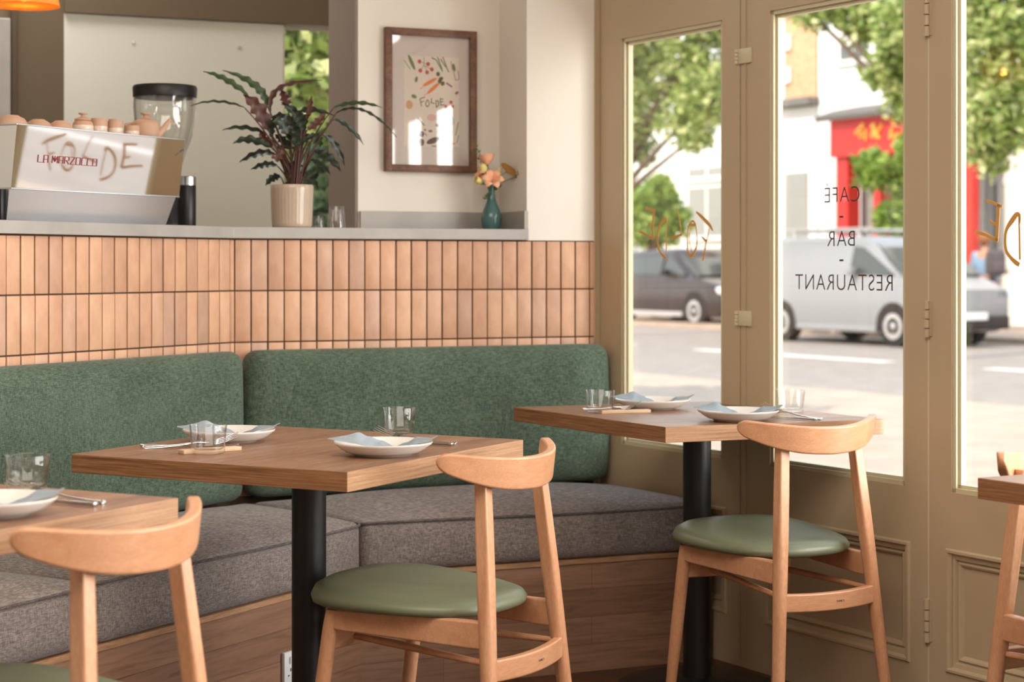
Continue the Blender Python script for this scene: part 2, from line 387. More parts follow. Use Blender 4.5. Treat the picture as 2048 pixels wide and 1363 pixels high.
# ------------------------------------------------------------------ glazed folding doors along C
ZG0, ZG1, ZP0, ZP1 = .590, 1.871, .160, .430
def leaf(idx, a, b, ga, gb, top=2.16):
    root = struct(empty('door_%d' % idx, mw=MC))
    bm = bb(); T = .045
    box(bm, a, ga, 0, T, .02, top); box(bm, gb, b, 0, T, .02, top)
    box(bm, ga, gb, 0, T, ZG1, top); box(bm, ga, gb, 0, T, ZP1+.02, ZG0); box(bm, ga, gb, 0, T, .02, ZP0-.02)
    box(bm, ga, gb, .018, T, ZP0-.02, ZP1+.02)
    link('door_frame', bm, 'taupe', parent=root, smooth=False)
    # stepped beads round the glass
    bm = bb()
    for (w0, w1, y0, y1) in ((0, .011, .004, .030), (.011, .020, .013, .030)):
        box(bm, ga+w0, ga+w1, y0, y1, ZG0+w0, ZG1-w0); box(bm, gb-w1, gb-w0, y0, y1, ZG0+w0, ZG1-w0)
        box(bm, ga+w0, gb-w0, y0, y1, ZG0+w0, ZG0+w1); box(bm, ga+w0, gb-w0, y0, y1, ZG1-w1, ZG1-w0)
    link('glazing_bead', bm, 'bead', parent=root, smooth=False)
    bm = bb(); box(bm, ga+.004, gb-.004, .0305, .0345, ZG0+.004, ZG1-.004); link('glass_pane', bm, 'pane', parent=root, smooth=False)
    # moulded lower panel
    bm = bb()
    def ring(i0, i1, y0, y1):
        A0, B0, C0, D0 = ga-.02+i0, gb+.02-i0, ZP0-.02+i0, ZP1+.02-i0
        A1, B1, C1, D1 = ga-.02+i1, gb+.02-i1, ZP0-.02+i1, ZP1+.02-i1
        q = [(A0, C0), (B0, C0), (B0, D0), (A0, D0)]; r = [(A1, C1), (B1, C1), (B1, D1), (A1, D1)]
        for k in range(4):
            v = [bm.verts.new((q[k][0], y0, q[k][1])), bm.verts.new((q[(k+1) % 4][0], y0, q[(k+1) % 4][1])), bm.verts.new((r[(k+1) % 4][0], y1, r[(k+1) % 4][1])), bm.verts.new((r[k][0], y1, r[k][1]))]
            bm.faces.new(v)
    prof = [(0, .0), (.004, -.006), (.010, -.006), (.016, .004), (.026, .006), (.030, .014), (.036, .008), (.040, .010), (.046, .018)]
    for (i0, y0), (i1, y1) in zip(prof, prof[1:]): ring(i0, i1, y0, y1)
    link('panel_moulding', bm, 'taupe', parent=root, smooth=False)
    return root
def hinge(root, s, z0, z1, n=4):
    bm = bb(); h = (z1-z0)/n
    for k in range(n): tube(bm, [(s, -.006, z0+k*h+.0015), (s, -.006, z0+(k+1)*h-.0015)], .0078, 12)
    box(bm, s-.013, s+.013, -.003, .001, z0+.004, z1-.004)
    link('hinge', bm, 'taupe', parent=root)
sA, sB, sC, sD = -.573, .144, .193, .898
L1 = leaf(1, sA+.003, sB-.002, -.452, .0605)
L2 = leaf(2, sC+.002, sD-.0025, .277, .814)
L3 = leaf(3, sD+.0025, 1.603, .978, 1.515)
hinge(L2, sD, zat(MC, sD, 0, 675), zat(MC, sD, 0, 600)); hinge(L2, sD, zat(MC, sD, 0, 1284), zat(MC, sD, 0, 1196)); hinge(L2, sD, zat(MC, sD, 0, 74), zat(MC, sD, 0, -14))
for y0, y1 in ((98, 128), (621, 651)):
    bm = bb(); z1 = zat(MC, sB, 0, y0); z0 = zat(MC, sB, 0, y1)
    box(bm, sB-.012, sC+.004, -.004, .001, z0, z1, .001)
    for k in range(4): tube(bm, [(sB-.010, -.006, z0+(z1-z0)*(k+.08)/4), (sB-.010, -.006, z0+(z1-z0)*(k+.92)/4)], .006, 10)
    link('hinge', bm, 'bead', parent=L1)
s = 1.603; idx = 4
while s < 8.6:
    leaf(idx, s+.0025, s+.705-.0025, s+.084, s+.705-.084); s += .705; idx += 1
bm = bb()
box(bm, sB, sC, .002, .06, 0, 2.16); box(bm, sB+.022, sB+.026, -.002, .01, 0, 2.16)   # mullion with cover bead
box(bm, sA-.085, sA, -.012, .10, 0, 3.05); box(bm, sA-.022, sA-.004, -.020, 0, 0, 3.05, .003)
struct(link('trim_4', bm, 'taupe', smooth=False, mw=MC))
bm = bb(); box(bm, sD-.0045, sD+.0045, .0, .02, 0.02, 2.16, .002); struct(link('trim_5', bm, 'bead', smooth=False, mw=MC))
bm = bb(); box(bm, sA, s, -.015, .11, 2.163, 2.27, .004); box(bm, sA, s, 0, .10, 2.85, 3.05); struct(link('trim_6', bm, 'taupe', smooth=False, mw=MC))
wr = struct(empty('added_transom', mw=MC))  # unseen transom glazing above the doors, added to let in more light
bm = bb(); q = sA
while q < s: box(bm, q, q+.05, .01, .06, 2.27, 2.85); q += .705
link('window_frame', bm, 'taupe', parent=wr, smooth=False)
bm = bb(); box(bm, sA, s, .03, .035, 2.27, 2.85); link('window_pane', bm, 'pane', parent=wr, smooth=False)
bm = bb(); box(bm, -2.2, sA-.085, -.0, .12, 0, 3.05); struct(link('wall_front', bm, 'cream', smooth=False, mw=MC))
bm = bb(); box(bm, sA, s, -.001, .12, -.0, .02); struct(link('trim_7', bm, 'taupe', smooth=False, mw=MC))

# lettering on the glass (reads from the street)
GY = .0300
def cpt(px, py, off=GY):
    x = Cx(px, off); return Vector((x, off, zat(MC, x, off, py)))
def ribbon(bm, pts, wpx, y0=GY, th=.0006):
    """brush stroke given by measured points and widths, laid flat on the glass"""
    P = [cpt(*p[:2]) for p in pts]; n = len(P)
    ws = [ (p[2] if len(p) > 2 else wpx)*P[i].length*0+ (p[2] if len(p) > 2 else wpx)*(MC @ P[i]).y/F*1.25 for i, p in enumerate(pts)]
    rings = []
    for i in range(n):
        t = P[min(i+1, n-1)]-P[max(i-1, 0)]; t.y = 0; t.normalize(); s_ = Vector((-t.z, 0, t.x))*ws[i]/2
        a, b = P[i]+s_, P[i]-s_
        rings.append([Vector((a.x, y0-th, a.z)), Vector((b.x, y0-th, b.z)), Vector((b.x, y0, b.z)), Vector((a.x, y0, a.z))])
    loft(bm, rings)
def smooth_pts(pts, n=5):
    out = []
    for i in range(len(pts)-1):
        p0 = pts[max(i-1, 0)]; p1 = pts[i]; p2 = pts[i+1]; p3 = pts[min(i+2, len(pts)-1)]
        for k in range(n):
            t = k/n
            out.append(tuple(.5*((2*b)+(-a+c)*t+(2*a-5*b+4*c-d)*t*t+(-a+3*b-3*c+d)*t**3) for a, b, c, d in zip(p0, p1, p2, p3)))
    out.append(pts[-1]); return out
def pane1(x, y): return (1240+x/8.518, 380+y/8.518)
def letters(specs, conv, mat, label, cname='gold_lettering'):
    root = empty(cname, label, 'lettering', mw=MC)
    for nm, strokes in specs:
        bm = bb()
        for st in strokes: ribbon(bm, [(*conv(p[0], p[1]), p[2]) for p in smooth_pts(st)], 4)
        link('letter', bm, mat, parent=root, smooth=False)
    return root
E1 = [('E', [[(430, 300, 4), (520, 330, 5), (600, 360, 5)], [(580, 360, 5), (560, 560, 5), (565, 830, 5)], [(480, 560, 3), (540, 610, 4)], [(320, 700, 4), (440, 750, 4.5), (560, 825, 5)]]),
      ('D', [[(800, 560, 2.5), (780, 480, 5), (700, 560, 6), (650, 700, 5), (640, 900, 4), (680, 1040, 4), (740, 1120, 5), (790, 1160, 5)], [(780, 520, 2.5), (790, 800, 2.5), (788, 1070, 2.5)]]),
      ('L', [[(970, 300, 2), (1010, 480, 2), (1035, 680, 2.5), (1050, 780, 3)], [(1050, 760, 4), (960, 790, 4.5), (870, 825, 5)]]),
      ('O', [[(1190, 570, 3), (1240, 525, 3), (1285, 580, 3), (1310, 760, 2), (1305, 960, 3), (1225, 1110, 6), (1160, 1050, 4), (1150, 850, 2.5), (1165, 640, 3), (1200, 590, 4), (1280, 590, 5)], [(1210, 620, 1.5), (1185, 760, 1.5), (1190, 920, 1.5), (1230, 1040, 1.5)]]),
      ('F', [[(1300, 370, 3), (1400, 460, 6), (1530, 600, 6), (1585, 695, 2.5)], [(1520, 650, 2), (1495, 800, 2), (1460, 930, 2.5), (1440, 1080, 4), (1410, 1200, 3)], [(1395, 795, 2), (1440, 840, 4), (1480, 870, 4)]])]
letters(E1, pane1, 'gold', 'gold hand-brushed word on the narrow left glass pane')
E3 = [('E', [[(395, 160, 5), (480, 185, 5), (640, 250, 5)], [(585, 220, 7), (570, 500, 7), (555, 770, 7)], [(455, 465, 4), (500, 500, 5), (550, 505, 6)], [(235, 625, 5.5), (380, 675, 5.5), (575, 770, 6)]]),
      ('D', [[(905, 500, 3), (900, 390, 6), (860, 370, 8), (790, 460, 9), (710, 590, 6), (685, 740, 5.5), (700, 910, 6), (760, 1010, 6), (840, 1090, 7.5), (900, 1130, 7)], [(895, 420, 3), (903, 700, 3.5), (908, 1050, 3.5)]]),
      ('L', [[(1250, 200, 4), (1290, 480, 4), (1330, 730, 5)], [(1330, 715, 6), (1200, 750, 7), (1090, 790, 7)]]),
      ('O', [[(1560, 400, 5), (1640, 460, 5), (1670, 700, 4), (1650, 950, 6), (1560, 1060, 8), (1480, 960, 5), (1460, 700, 4), (1500, 460, 5), (1570, 400, 5)]]),
      ('F', [[(1760, 260, 5), (1960, 440, 8), (2130, 620, 5)], [(2020, 560, 4), (1990, 800, 4), (1930, 1150, 6)], [(1850, 730, 4), (1970, 830, 6)]])]
letters(E3, lambda x, y: (1920+x/7.57, 380+y/7.57), 'gold', 'large gold hand-brushed word on the right-hand glass pane')
def text_on_glass(txt, pxc, pyb, h_px, w_px, root):
    cu = bpy.data.curves.new('t', 'FONT'); cu.body = txt; cu.align_x = 'CENTER'; cu.size = 1; cu.extrude = .004; cu.space_character = 1.12; cu.offset = -.011
    o = bpy.data.objects.new('t', cu); COL.objects.link(o); bpy.context.view_layer.update()
    me = bpy.data.meshes.new_from_object(o.evaluated_get(bpy.context.evaluated_depsgraph_get())); bpy.data.objects.remove(o)
    xs = [v.co.x for v in me.vertices]; ys = [v.co.y for v in me.vertices if True]
    P = cpt(pxc, pyb); A = cpt(pxc-w_px/2, pyb); B = cpt(pxc+w_px/2, pyb); T = cpt(pxc, pyb-h_px)
    sx = (B.x-A.x)/(max(xs)-min(xs)); capy = .73 if 'É' not in txt else .73; sy = (T.z-P.z)/capy; cxm = (max(xs)+min(xs))/2
    if len(txt) == 1: sy = sx
    for v in me.vertices: v.co = Vector((P.x-(v.co.x-cxm)*sx, GY-.0004-v.co.z*.05, P.z+v.co.y*sy))
    me.materials.append(M['ink']); q = bpy.data.objects.new('word', me); COL.objects.link(q); q.parent = root
root = empty('sign_lettering', 'thin dark capital lettering on the middle glass pane, read from the street', 'lettering', mw=MC)
for a in (('CAFÉ', 1684, 404, 33, 70), ('-', 1683, 445, 33, 8), ('BAR', 1682, 492, 33, 55), ('-', 1683, 532, 33, 8), ('RESTAURANT', 1685, 580, 34, 194)): text_on_glass(*a, root)

# ------------------------------------------------------------------ banquette
def softbox(bm, quad, z0, z1, r=.03, crown=0, bulge=0, nx=40, ny=20, nz=8, wr=None):
    """rounded, slightly stuffed box over a quadrilateral plan (quad: 4 xy points, CCW)"""
    a, b, c, d = [Vector((p[0], p[1], 0)) for p in quad]
    Lx = ((b-a).length+(c-d).length)/2; Ly = ((d-a).length+(c-b).length)/2; Lz = z1-z0
    def mp(x, y, z):
        u, v = x/Lx+.5, y/Ly+.5
        p = a*(1-u)*(1-v)+b*u*(1-v)+c*u*v+d*(1-u)*v; return Vector((p.x, p.y, z0+Lz/2+z))
    vd = {}
    def vert(i, j, k):
        key = (i, j, k)
        if key in vd: return vd[key]
        def sp(i, n, L):                                     # cluster samples near the edges
            t = i/n*2-1; t = math.copysign(1-(1-abs(t))**1.6, t); return t*L/2
        x, y, z = sp(i, nx, Lx), sp(j, ny, Ly), sp(k, nz, Lz)
        ix = max(-Lx/2+r, min(Lx/2-r, x)); iy = max(-Ly/2+r, min(Ly/2-r, y)); iz = max(-Lz/2+r, min(Lz/2-r, z))
        dv = Vector((x-ix, y-iy, z-iz)); q = Vector((ix, iy, iz))+(dv.normalized()*r if dv.length > 1e-9 else Vector())
        fx = 1-abs(2*q.x/Lx)**3; fy = 1-abs(2*q.y/Ly)**3; fz = 1-(2*q.z/Lz)**2
        if q.z > 0: q.z += crown*fx*fy*(q.z/(Lz/2))
        q.y += math.copysign(bulge*fx*fz, q.y)*(abs(2*q.y/Ly)**2); q.x += math.copysign(bulge*fy*fz, q.x)*(abs(2*q.x/Lx)**2)
        if wr: q = wr(q, Lx, Ly, Lz)
        vd[key] = bm.verts.new(mp(q.x, q.y, q.z)); return vd[key]
    for i in range(nx):
        for j in range(ny):
            for k in (0, nz): bm.faces.new((vert(i, j, k), vert(i+1, j, k), vert(i+1, j+1, k), vert(i, j+1, k)))
    for i in range(nx):
        for k in range(nz):
            for j in (0, ny): bm.faces.new((vert(i, j, k), vert(i+1, j, k), vert(i+1, j, k+1), vert(i, j, k+1)))
    for j in range(ny):
        for k in range(nz):
            for i in (0, nx): bm.faces.new((vert(i, j, k), vert(i, j+1, k), vert(i, j+1, k+1), vert(i, j, k+1)))
# backrests
bm = bb(); softbox(bm, [(-2.6, -.105), (-.050, -.105), (-.050, -.012), (-2.6, -.012)], .470, .905, .040, 0, .012, 60, 8, 16)
o = link('back_cushion', bm, 'green_fabric', mw=MA, auto=80); tag(o, 'long green woven back cushion left of the tiled corner', 'cushion')
bm = bb(); softbox(bm, [(.055, -.100), (1.211, -.100), (1.190, -.012), (.02, -.012)], .470, .905, .040, 0, .012, 60, 8, 16)
o = link('back_cushion', bm, 'green_fabric', mw=MB, auto=80); tag(o, 'green woven back cushion right of the tiled corner, ending at the window', 'cushion')
# seat cushions
SD = .614
Pin = inter(MA, -SD, MB, -SD)
def toM(Mx, p): v = Mx.inverted() @ Vector((p[0], p[1], 0)); return (v.x, v.y)
def wrA(q, Lx, Ly, Lz):
    if q.z > Lz*.2:
        t = q.y/Ly+.5; s_ = math.sin((q.x+.55*q.y)*95)*math.sin(q.x*3.1+1.2)
        q.z += .0038*s_*max(0, 1-abs(t-.28)*3)*max(0, math.sin((q.x/Lx+.5)*PI))
    return q
zc0, zc1 = .322, .462
pA = toM(MA, Pin); pB = toM(MB, Pin)
def seat(Mx, quad, label, wrf=None):
    root = empty('seat_cushion', label, 'cushion', mw=Mx, group=None)
    bm = bb(); softbox(bm, quad, zc0, zc1, .022, .040, .008, 90, 40, 8, wrf); link('cushion_cover', bm, 'grey_fabric', parent=root, auto=80)
    bm = bb(); q = [Vector((p[0], p[1], 0)) for p in quad]; cen = sum(q, Vector())/4
    pts = []
    rr = .02
    for i in range(4):
        p = q[i]; a = (q[i-1]-p).normalized(); b = (q[(i+1) % 4]-p).normalized()
        out = (p-cen).normalized()
        for t in (0, .25, .5, .75, 1):
            s0 = p+a*rr*(1-t)**2+b*rr*t**2; pts.append(s0+out*.0)
        # intermediate points with slight sag
        e0, e1 = p+b*rr, q[(i+1) % 4]+(p-q[(i+1) % 4]).normalized()*rr
        for k in range(1, 14):
            t = k/14; n_ = (e1-e0).normalized(); nn = Vector((n_.y, -n_.x, 0)); pts.append(e0.lerp(e1, t)+nn*.004*math.sin(t*PI))
    P = [Vector((p.x, p.y, zc1-.007+.003*math.sin(i*.33))) for i, p in enumerate(pts)]
    rings = []; n = len(P)
    for i in range(n):
        t = (P[(i+1) % n]-P[i-1]).normalized(); s_ = t.cross(Vector((0, 0, 1))).normalized()
        rings.append([P[i]+(s_*math.cos(2*PI*j/8)+Vector((0, 0, 1))*math.sin(2*PI*j/8))*.0038 for j in range(8)])
    loft(bm, rings, closed=True); link('piping', bm, 'piping', parent=root)
    return root
xcut = Ax(195, -SD)
gap = .004
seat(MB, [(pB[0]+gap, -SD), (BEND+.086, -SD), (BEND+.008, -.09), (.03+gap, -.09)], 'grey tweed seat cushion on the right run, ending at the window')
seat(MA, [(xcut+gap, -SD), (pA[0]-gap, -SD), (-.03-gap, -.09), (xcut+gap, -.09)], 'grey tweed seat cushion with fine creases, behind the middle table', wrA)
seat(MA, [(xcut-1.15, -SD), (xcut-gap, -SD), (xcut-gap, -.09), (xcut-1.15, -.09)], 'grey tweed seat cushion nearest the left edge, its corner cut by the frame')
# bench fronts
def bench(name, Mx, quad, label, x0, x1):
    root = empty(name, label, 'bench', mw=Mx)
    bm = bb(); prism(bm, quad, 0.0, zc0-.014); link('bench_front', bm, 'plank', parent=root, smooth=False)
    bm = bb(); prism(bm, [(p[0], p[1]-(.004 if p[1] < -.3 else 0)) for p in quad], zc0-.0138, zc0-.0005); link('bench_ledge', bm, 'ply_edge', parent=root, smooth=False)
    return root
m = Mat('bench_plank_wood', (150, 108, 80), .45)
bk = m.n.new('ShaderNodeTexBrick'); bk.inputs['Scale'].default_value = 1; bk.inputs['Brick Width'].default_value = .9; bk.inputs['Row Height'].default_value = .078; bk.inputs['Mortar Size'].default_value = .0006
bk.inputs['Color1'].default_value = rgba((164, 126, 102)); bk.inputs['Color2'].default_value = rgba((132, 96, 76)); bk.inputs['Mortar'].default_value = rgba((100, 66, 48))
cmb = m.n.new('ShaderNodeCombineXYZ'); sp = m.n.new('ShaderNodeSeparateXYZ'); m.l.new(m.tc.outputs['Object'], sp.inputs[0]); m.l.new(sp.outputs[0], cmb.inputs[0]); m.l.new(sp.outputs[2], cmb.inputs[1]); m.l.new(cmb.outputs[0], bk.inputs['Vector'])
g = m.ramp(m.noise(m.mapping((2.2, 2.2, 26)), 2.2, 6, .62, .9), [(.25, (186, 178, 172)), (.5, (232, 228, 222)), (.75, (255, 255, 255))])
m.color(m.mix(1.0, bk.outputs['Color'], g, 'MULTIPLY')); M['plank'] = m.m
f0 = SD-.005
qA = inter(MA, -f0, MB, -f0)
bench('bench_base', MA, [(-3.3, -f0), toM(MA, qA), (-.0, -.0), (-3.3, -.0)], 'plank-fronted wooden bench base under the left run of grey cushions', 0, 0)
bench('bench_base', MB, [toM(MB, qA), (BEND+.088, -f0), (BEND-.004, -.005), (0, -.005)], 'plank-fronted wooden bench base on the right, meeting the window', 0, 0)
# socket on the bench front
xs = Ax(573, -f0-.003)
root = empty('power_socket', 'white double power socket low on the wooden bench front', 'socket', mw=MA @ Matrix.Translation((xs, -f0, .10)))
zt = zat(MA, xs, -f0, 1302)-.10
bm = bb(); box(bm, -.020, .125, -.012, -.0005, zt-.086, zt, .003); link('socket_plate', bm, 'white_plastic', parent=root)
bm = bb()
bm.free()
for k in (0, .07):
    bm = bb(); box(bm, k+.0, k+.009, -.016, -.012, zt-.030, zt-.012, .001); link('switch', bm, 'white_plastic', parent=root)
    for dx, dz, w_, h_ in ((.004, -.042, .003, .008), (-.006, -.058, .006, .003), (.012, -.058, .006, .003)):
        bm = bb(); box(bm, k+dx, k+dx+w_, -.0128, -.0118, zt+dz-h_, zt+dz); link('socket_hole', bm, 'black_plastic', parent=root, smooth=False)

# ------------------------------------------------------------------ tables
def table(label, P, px_pole=None, pole_at=None):
    """P: tabletop corners left, front, right, back (world xy)"""
    L, Fr, R, B = [Vector(p) for p in P]
    cen = (L+Fr+R+B)/4; dv = (R-Fr).normalized(); rz = math.atan2(dv.y, dv.x)-PI/2        # local +y runs along front-right edge
    root = empty('dining_table', label, 'table', loc=(cen.x, cen.y, 0), rz=rz, group=None)
    ci, si = math.cos(-rz), math.sin(-rz)
    loc = [((p.x-cen.x)*ci-(p.y-cen.y)*si, (p.x-cen.x)*si+(p.y-cen.y)*ci) for p in (L, Fr, R, B)]
    bm = bb(); prism(bm, loc, .710, .750, .0012)
    bm.normal_update(); bmesh.ops.recalc_face_normals(bm, faces=bm.faces)
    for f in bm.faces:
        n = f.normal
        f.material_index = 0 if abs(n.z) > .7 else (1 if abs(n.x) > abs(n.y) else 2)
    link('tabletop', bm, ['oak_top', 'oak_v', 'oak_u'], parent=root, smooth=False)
    if pole_at: c = ((pole_at[0]-cen.x)*ci-(pole_at[1]-cen.y)*si, (pole_at[0]-cen.x)*si+(pole_at[1]-cen.y)*ci)
    else: c = (0, 0)
    bm = bb(); lathe(bm, [(.0385, .02), (.0385, .70)], 40, (c[0], c[1], 0)); link('pedestal', bm, 'black_metal', parent=root)
    bm = bb(); lathe(bm, [(.215, 0.001), (.218, .006), (.20, .012), (.06, .022), (.045, .03)], 48, (c[0], c[1], 0)); link('base_plate', bm, 'black_metal', parent=root)
    bm = bb(); box(bm, c[0]-.16, c[0]+.16, c[1]-.02, c[1]+.02, .700, .7098, .001); box(bm, c[0]-.02, c[0]+.02, c[1]-.16, c[1]+.16, .700, .7098, .001); link('top_bracket', bm, 'black_metal', parent=root)
    return root
def pt(px, Y): return ((px-CX)/F*Y, Y)
T2 = [(-.9456, 3.8633), (-.3226, 3.5269), (.0263, 4.1824), (-.6114, 4.5449)]
T3 = [(.0044, 5.1465), (.3842, 4.5083), (.9795, 4.7415), (.6211, 5.3702)]
u = Vector((.8798, -.4753)); v = Vector((.470, .8827))
R1 = Vector((-.5812, 3.1355)); T1 = [R1-v*.74-u*.70, R1-v*.74, R1, R1-u*.70]; T1 = [tuple(p) for p in T1]
L4 = Vector((.8878, 3.433)); u4 = Vector((.5222, -.8529)); v4 = Vector((.88, .475)).normalized(); T4 = [tuple(L4), tuple(L4+u4*.74), tuple(L4+u4*.74+v4*.66), tuple(L4+v4*.66)]
table('square oak table in the middle, laid for two, by the left bench run', T2, pole_at=pt(618, 4.03))
table('square oak table standing in the corner by the window, laid for two', T3, pole_at=pt(1394, 4.94))
table('oak table cut off by the left edge of the picture', T1)
table('oak table whose corner enters at the right edge of the picture', T4)

# ------------------------------------------------------------------ chairs
def superring(c, ax, ay, hx, hy, n=20, e=3.0):
    out = []
    for i in range(n):
        a = 2*PI*i/n; ca, sa = math.cos(a), math.sin(a)
        x = math.copysign(abs(ca)**(2/e), ca)*hx; y = math.copysign(abs(sa)**(2/e), sa)*hy
        out.append(c+ax*x+ay*y)
    return out
def rrect(c, ax, ay, hx, hy, r):
    """rounded rectangle ring with extra points beside each corner so the flats shade flat"""
    r = min(r, hx*.98, hy*.98); e = min(.0012, (min(hx, hy)-r)*.5+.0001); out = []
    for k, (sx, sy) in enumerate(((1, 1), (-1, 1), (-1, -1), (1, -1))):
        cx, cy = sx*(hx-r), sy*(hy-r); a0 = k*PI/2; pts = [(cx+r*math.cos(a0+i*PI/8), cy+r*math.sin(a0+i*PI/8)) for i in range(5)]
        t0 = (-math.sin(a0), math.cos(a0)); a1 = a0+PI/2; t1 = (-math.sin(a1), math.cos(a1))
        out.append((pts[0][0]-t0[0]*e, pts[0][1]-t0[1]*e)); out += pts; out.append((pts[-1][0]+t1[0]*e, pts[-1][1]+t1[1]*e))
    return [c+ax*x+ay*y for x, y in out]
def make_chair(label):
    root = empty('dining_chair', label, 'chair')
    rtw, rty, rbw, rby, ftw, fty, fbw, fby = .112, .025, .175, -.039, .163, .365, .173, .43
    Z = Vector((0, 0, 1))
    for sgn in (-1, 1):                                         # rear legs run up to the backrest
        bm = bb(); top = Vector((sgn*rtw, rty, .72)); bot = Vector((sgn*rbw, rby, 0)); rings = []
        for (t, hx, hy, e) in ((-.02, .0125, .0125, 3), (.0, .0135, .0135, 3), (.15, .0145, .015, 2.8), (.3, .0158, .0165, 2.4), (.42, .0170, .0175, 2.1), (.55, .0172, .0172, 2), (.75, .0158, .0158, 2), (1, .0128, .0128, 2)):
            p = top.lerp(bot, t); rings.append(rrect(p, Vector((1, 0, 0)), Vector((0, 1, 0)), hx, hy, {3: .003, 2.8: .004, 2.4: .008, 2.1: .014}.get(e, .05)))
        loft(bm, rings); link('rear_leg', bm, 'beech', parent=root)
    for sgn in (-1, 1):
        bm = bb(); top = Vector((sgn*ftw, fty, .432)); bot = Vector((sgn*fbw, fby, 0))
        rings = [superring(top.lerp(bot, t), Vector((1, 0, 0)), Vector((0, 1, 0)), r, r, 20, 2) for t, r in ((0, .0145), (.08, .0165), (.5, .0165), (1, .0125))]
        loft(bm, rings); link('front_leg', bm, 'beech', parent=root)
    def onleg(front, sgn, z):
        if front: t = (.432-z)/.432; return Vector((sgn*(ftw+(fbw-ftw)*t), fty+(fby-fty)*t, z))
        t = (.72-z)/.72; return Vector((sgn*(rtw+(rbw-rtw)*t), rty+(rby-rty)*t, z))
    for sgn in (-1, 1):                                         # side rails
        bm = bb(); a = onleg(True, sgn, .412); b = onleg(False, sgn, .410); rings = []
        d = (b-a).normalized(); sx = Vector((0, 0, 1)).cross(d).normalized()
        for t, zt, zb in ((.0, .430, .394), (.06, .433, .390), (.5, .437, .386), (.9, .438, .382), (1, .437, .382)):
            p = a.lerp(b, t); p.z = (zt+zb)/2; p += sx*.0*sgn
            rings.append(rrect(p, sx, Z, .0105, (zt-zb)/2, .004))
        loft(bm, rings); link('side_rail', bm, 'beech_h', parent=root)
    def rail(z, h, front, bow, name, th=.010):
        bm = bb(); a = onleg(front, -1, z); b = onleg(front, 1, z); rings = []
        for k in range(13):
            t = k/12; p = a.lerp(b, t); q = 1-(2*t-1)**2; p.y += bow*q; p.z += -.004*q
            rings.append(rrect(p, Vector((0, 1, 0)), Z, th, h/2, .004))
        loft(bm, rings); return link(name, bm, 'beech_h', parent=root)
    rr = rail(.340, .044, False, -.018, 'rear_rail')
    rail(.366, .040, True, .0, 'front_rail', .011)
    # burnt stamp on the rear rail
    bm = bb()
    for k, st in enumerate(([(0, 1), (1, 1)], [(.5, 1), (.5, 0)]), 0): pass
    glyph = {'T': [[(0, 1), (1, 1)], [(.5, 1), (.5, 0)]], 'A': [[(0, 0), (.5, 1), (1, 0)], [(.2, .4), (.8, .4)]], 'M': [[(0, 0), (0, 1), (.5, .4), (1, 1), (1, 0)]], 'E': [[(1, 1), (0, 1), (0, 0), (1, 0)], [(0, .5), (.8, .5)]], 'S': [[(1, .9), (.1, 1), (.1, .55), (.9, .45), (.9, 0), (0, .1)]]}
    for i, ch in enumerate('TAMES'):
        for st in glyph[ch]:
            P = []
            for p in st:
                x = .006+i*.0052+p[0]*.0036; y0 = onleg(False, 1, .34).y; hw = onleg(False, 1, .34).x
                y = y0-.018*(1-(x/hw)**2)-.0104; P.append((x, y, .334+p[1]*.0042))
            tube(bm, P, .00035, 5)
    link('maker_stamp', bm, 'ink', parent=root, smooth=False)
    for sgn in (-1, 1):
        bm = bb(); tube(bm, [(sgn*.082, .385, .362), (sgn*.10, .25, .360), (sgn*.138, -.012, .352)], [.0065, .0085, .0065], 12); link('stretcher', bm, 'beech_h', parent=root)
    # curved backrest
    bm = bb(); rings = []; N = 56
    hs = [(0, .069), (.4, .067), (.6, .062), (.75, .055), (.87, .047), (.94, .041), (1, .037)]
    def hval(s):
        for (a, x), (b, y) in zip(hs, hs[1:]):
            if s <= b: return x+(y-x)*(s-a)/(b-a)
        return hs[-1][1]
    for i in range(N+1):
        s = math.sin((i/N*2-1)*PI/2); a = abs(s)
        x = .212*s; y = -.030+.108*a**2.1
        dydx = .108*2.1*a**1.1/.212*(1 if s >= 0 else -1)
        nrm = Vector((-dydx, 1, 0)).normalized()
        h = hval(a); top = .7625+.019*a**2
        cap = 1 if a < .91 else math.sqrt(max(0.0, 1-((a-.91)/.09)**2))
        cz = top-h/2; h2 = h/2*max(cap, .02); th = .0105*(.75+.25*cap) if a < 1 else .002
        lean = (cz-.727)*-.12
        rings.append(rrect(Vector((x, y+lean, cz)), nrm, (Z+Vector((0, -.12, 0))).normalized(), th*max(cap, .15)**.5, h2, .0045))
    loft(bm, rings); link('backrest', bm, 'beech_h', parent=root, auto=60)
    # upholstered seat pad: rounded shield, dished
    bm = bb(); n = 72
    def outline(a):
        c_, s_ = math.cos(a), math.sin(a); e = 2.7
        x = math.copysign(abs(c_)**(2/e), c_); y = math.copysign(abs(s_)**(2/e), s_)
        yy = .246+.220*y; wd = .172+.052*(y*.5+.5)**.8 if y > -1 else .172
        return x*wd, yy
    def zt(x, y):
        return .449+.011*math.cos(min(1, abs(x)/.22)*PI*.5)*0 + .012*((y-.2)/.25)**2*(1 if y < .2 else .3) - .010*(1-(x/.23)**2)*max(0, 1-((y-.20)/.22)**2)+.022+.016*max(0, (y-.1)/.35)
    prof = [(.02, 1.0, 0), (.35, 1, 0), (.7, 1, 0), (.88, .94, 0), (.965, .72, 0), (1.0, .40, 0), (.985, .12, 0), (.93, .0, 0), (.5, -.02, 0)]
    rings = []
    for (rr_, hh, _) in prof:
        ring = []
        for i in range(n):
            x, y = outline(2*PI*i/n); x *= rr_; y = .246+(y-.246)*rr_
            xe, ye = x, y; zt_ = zt(xe, ye); zb_ = .434+.004*((x/.2)**2)
            ring.append(Vector((x, y, zb_+(zt_-zb_)*hh)))
        rings.append(ring)
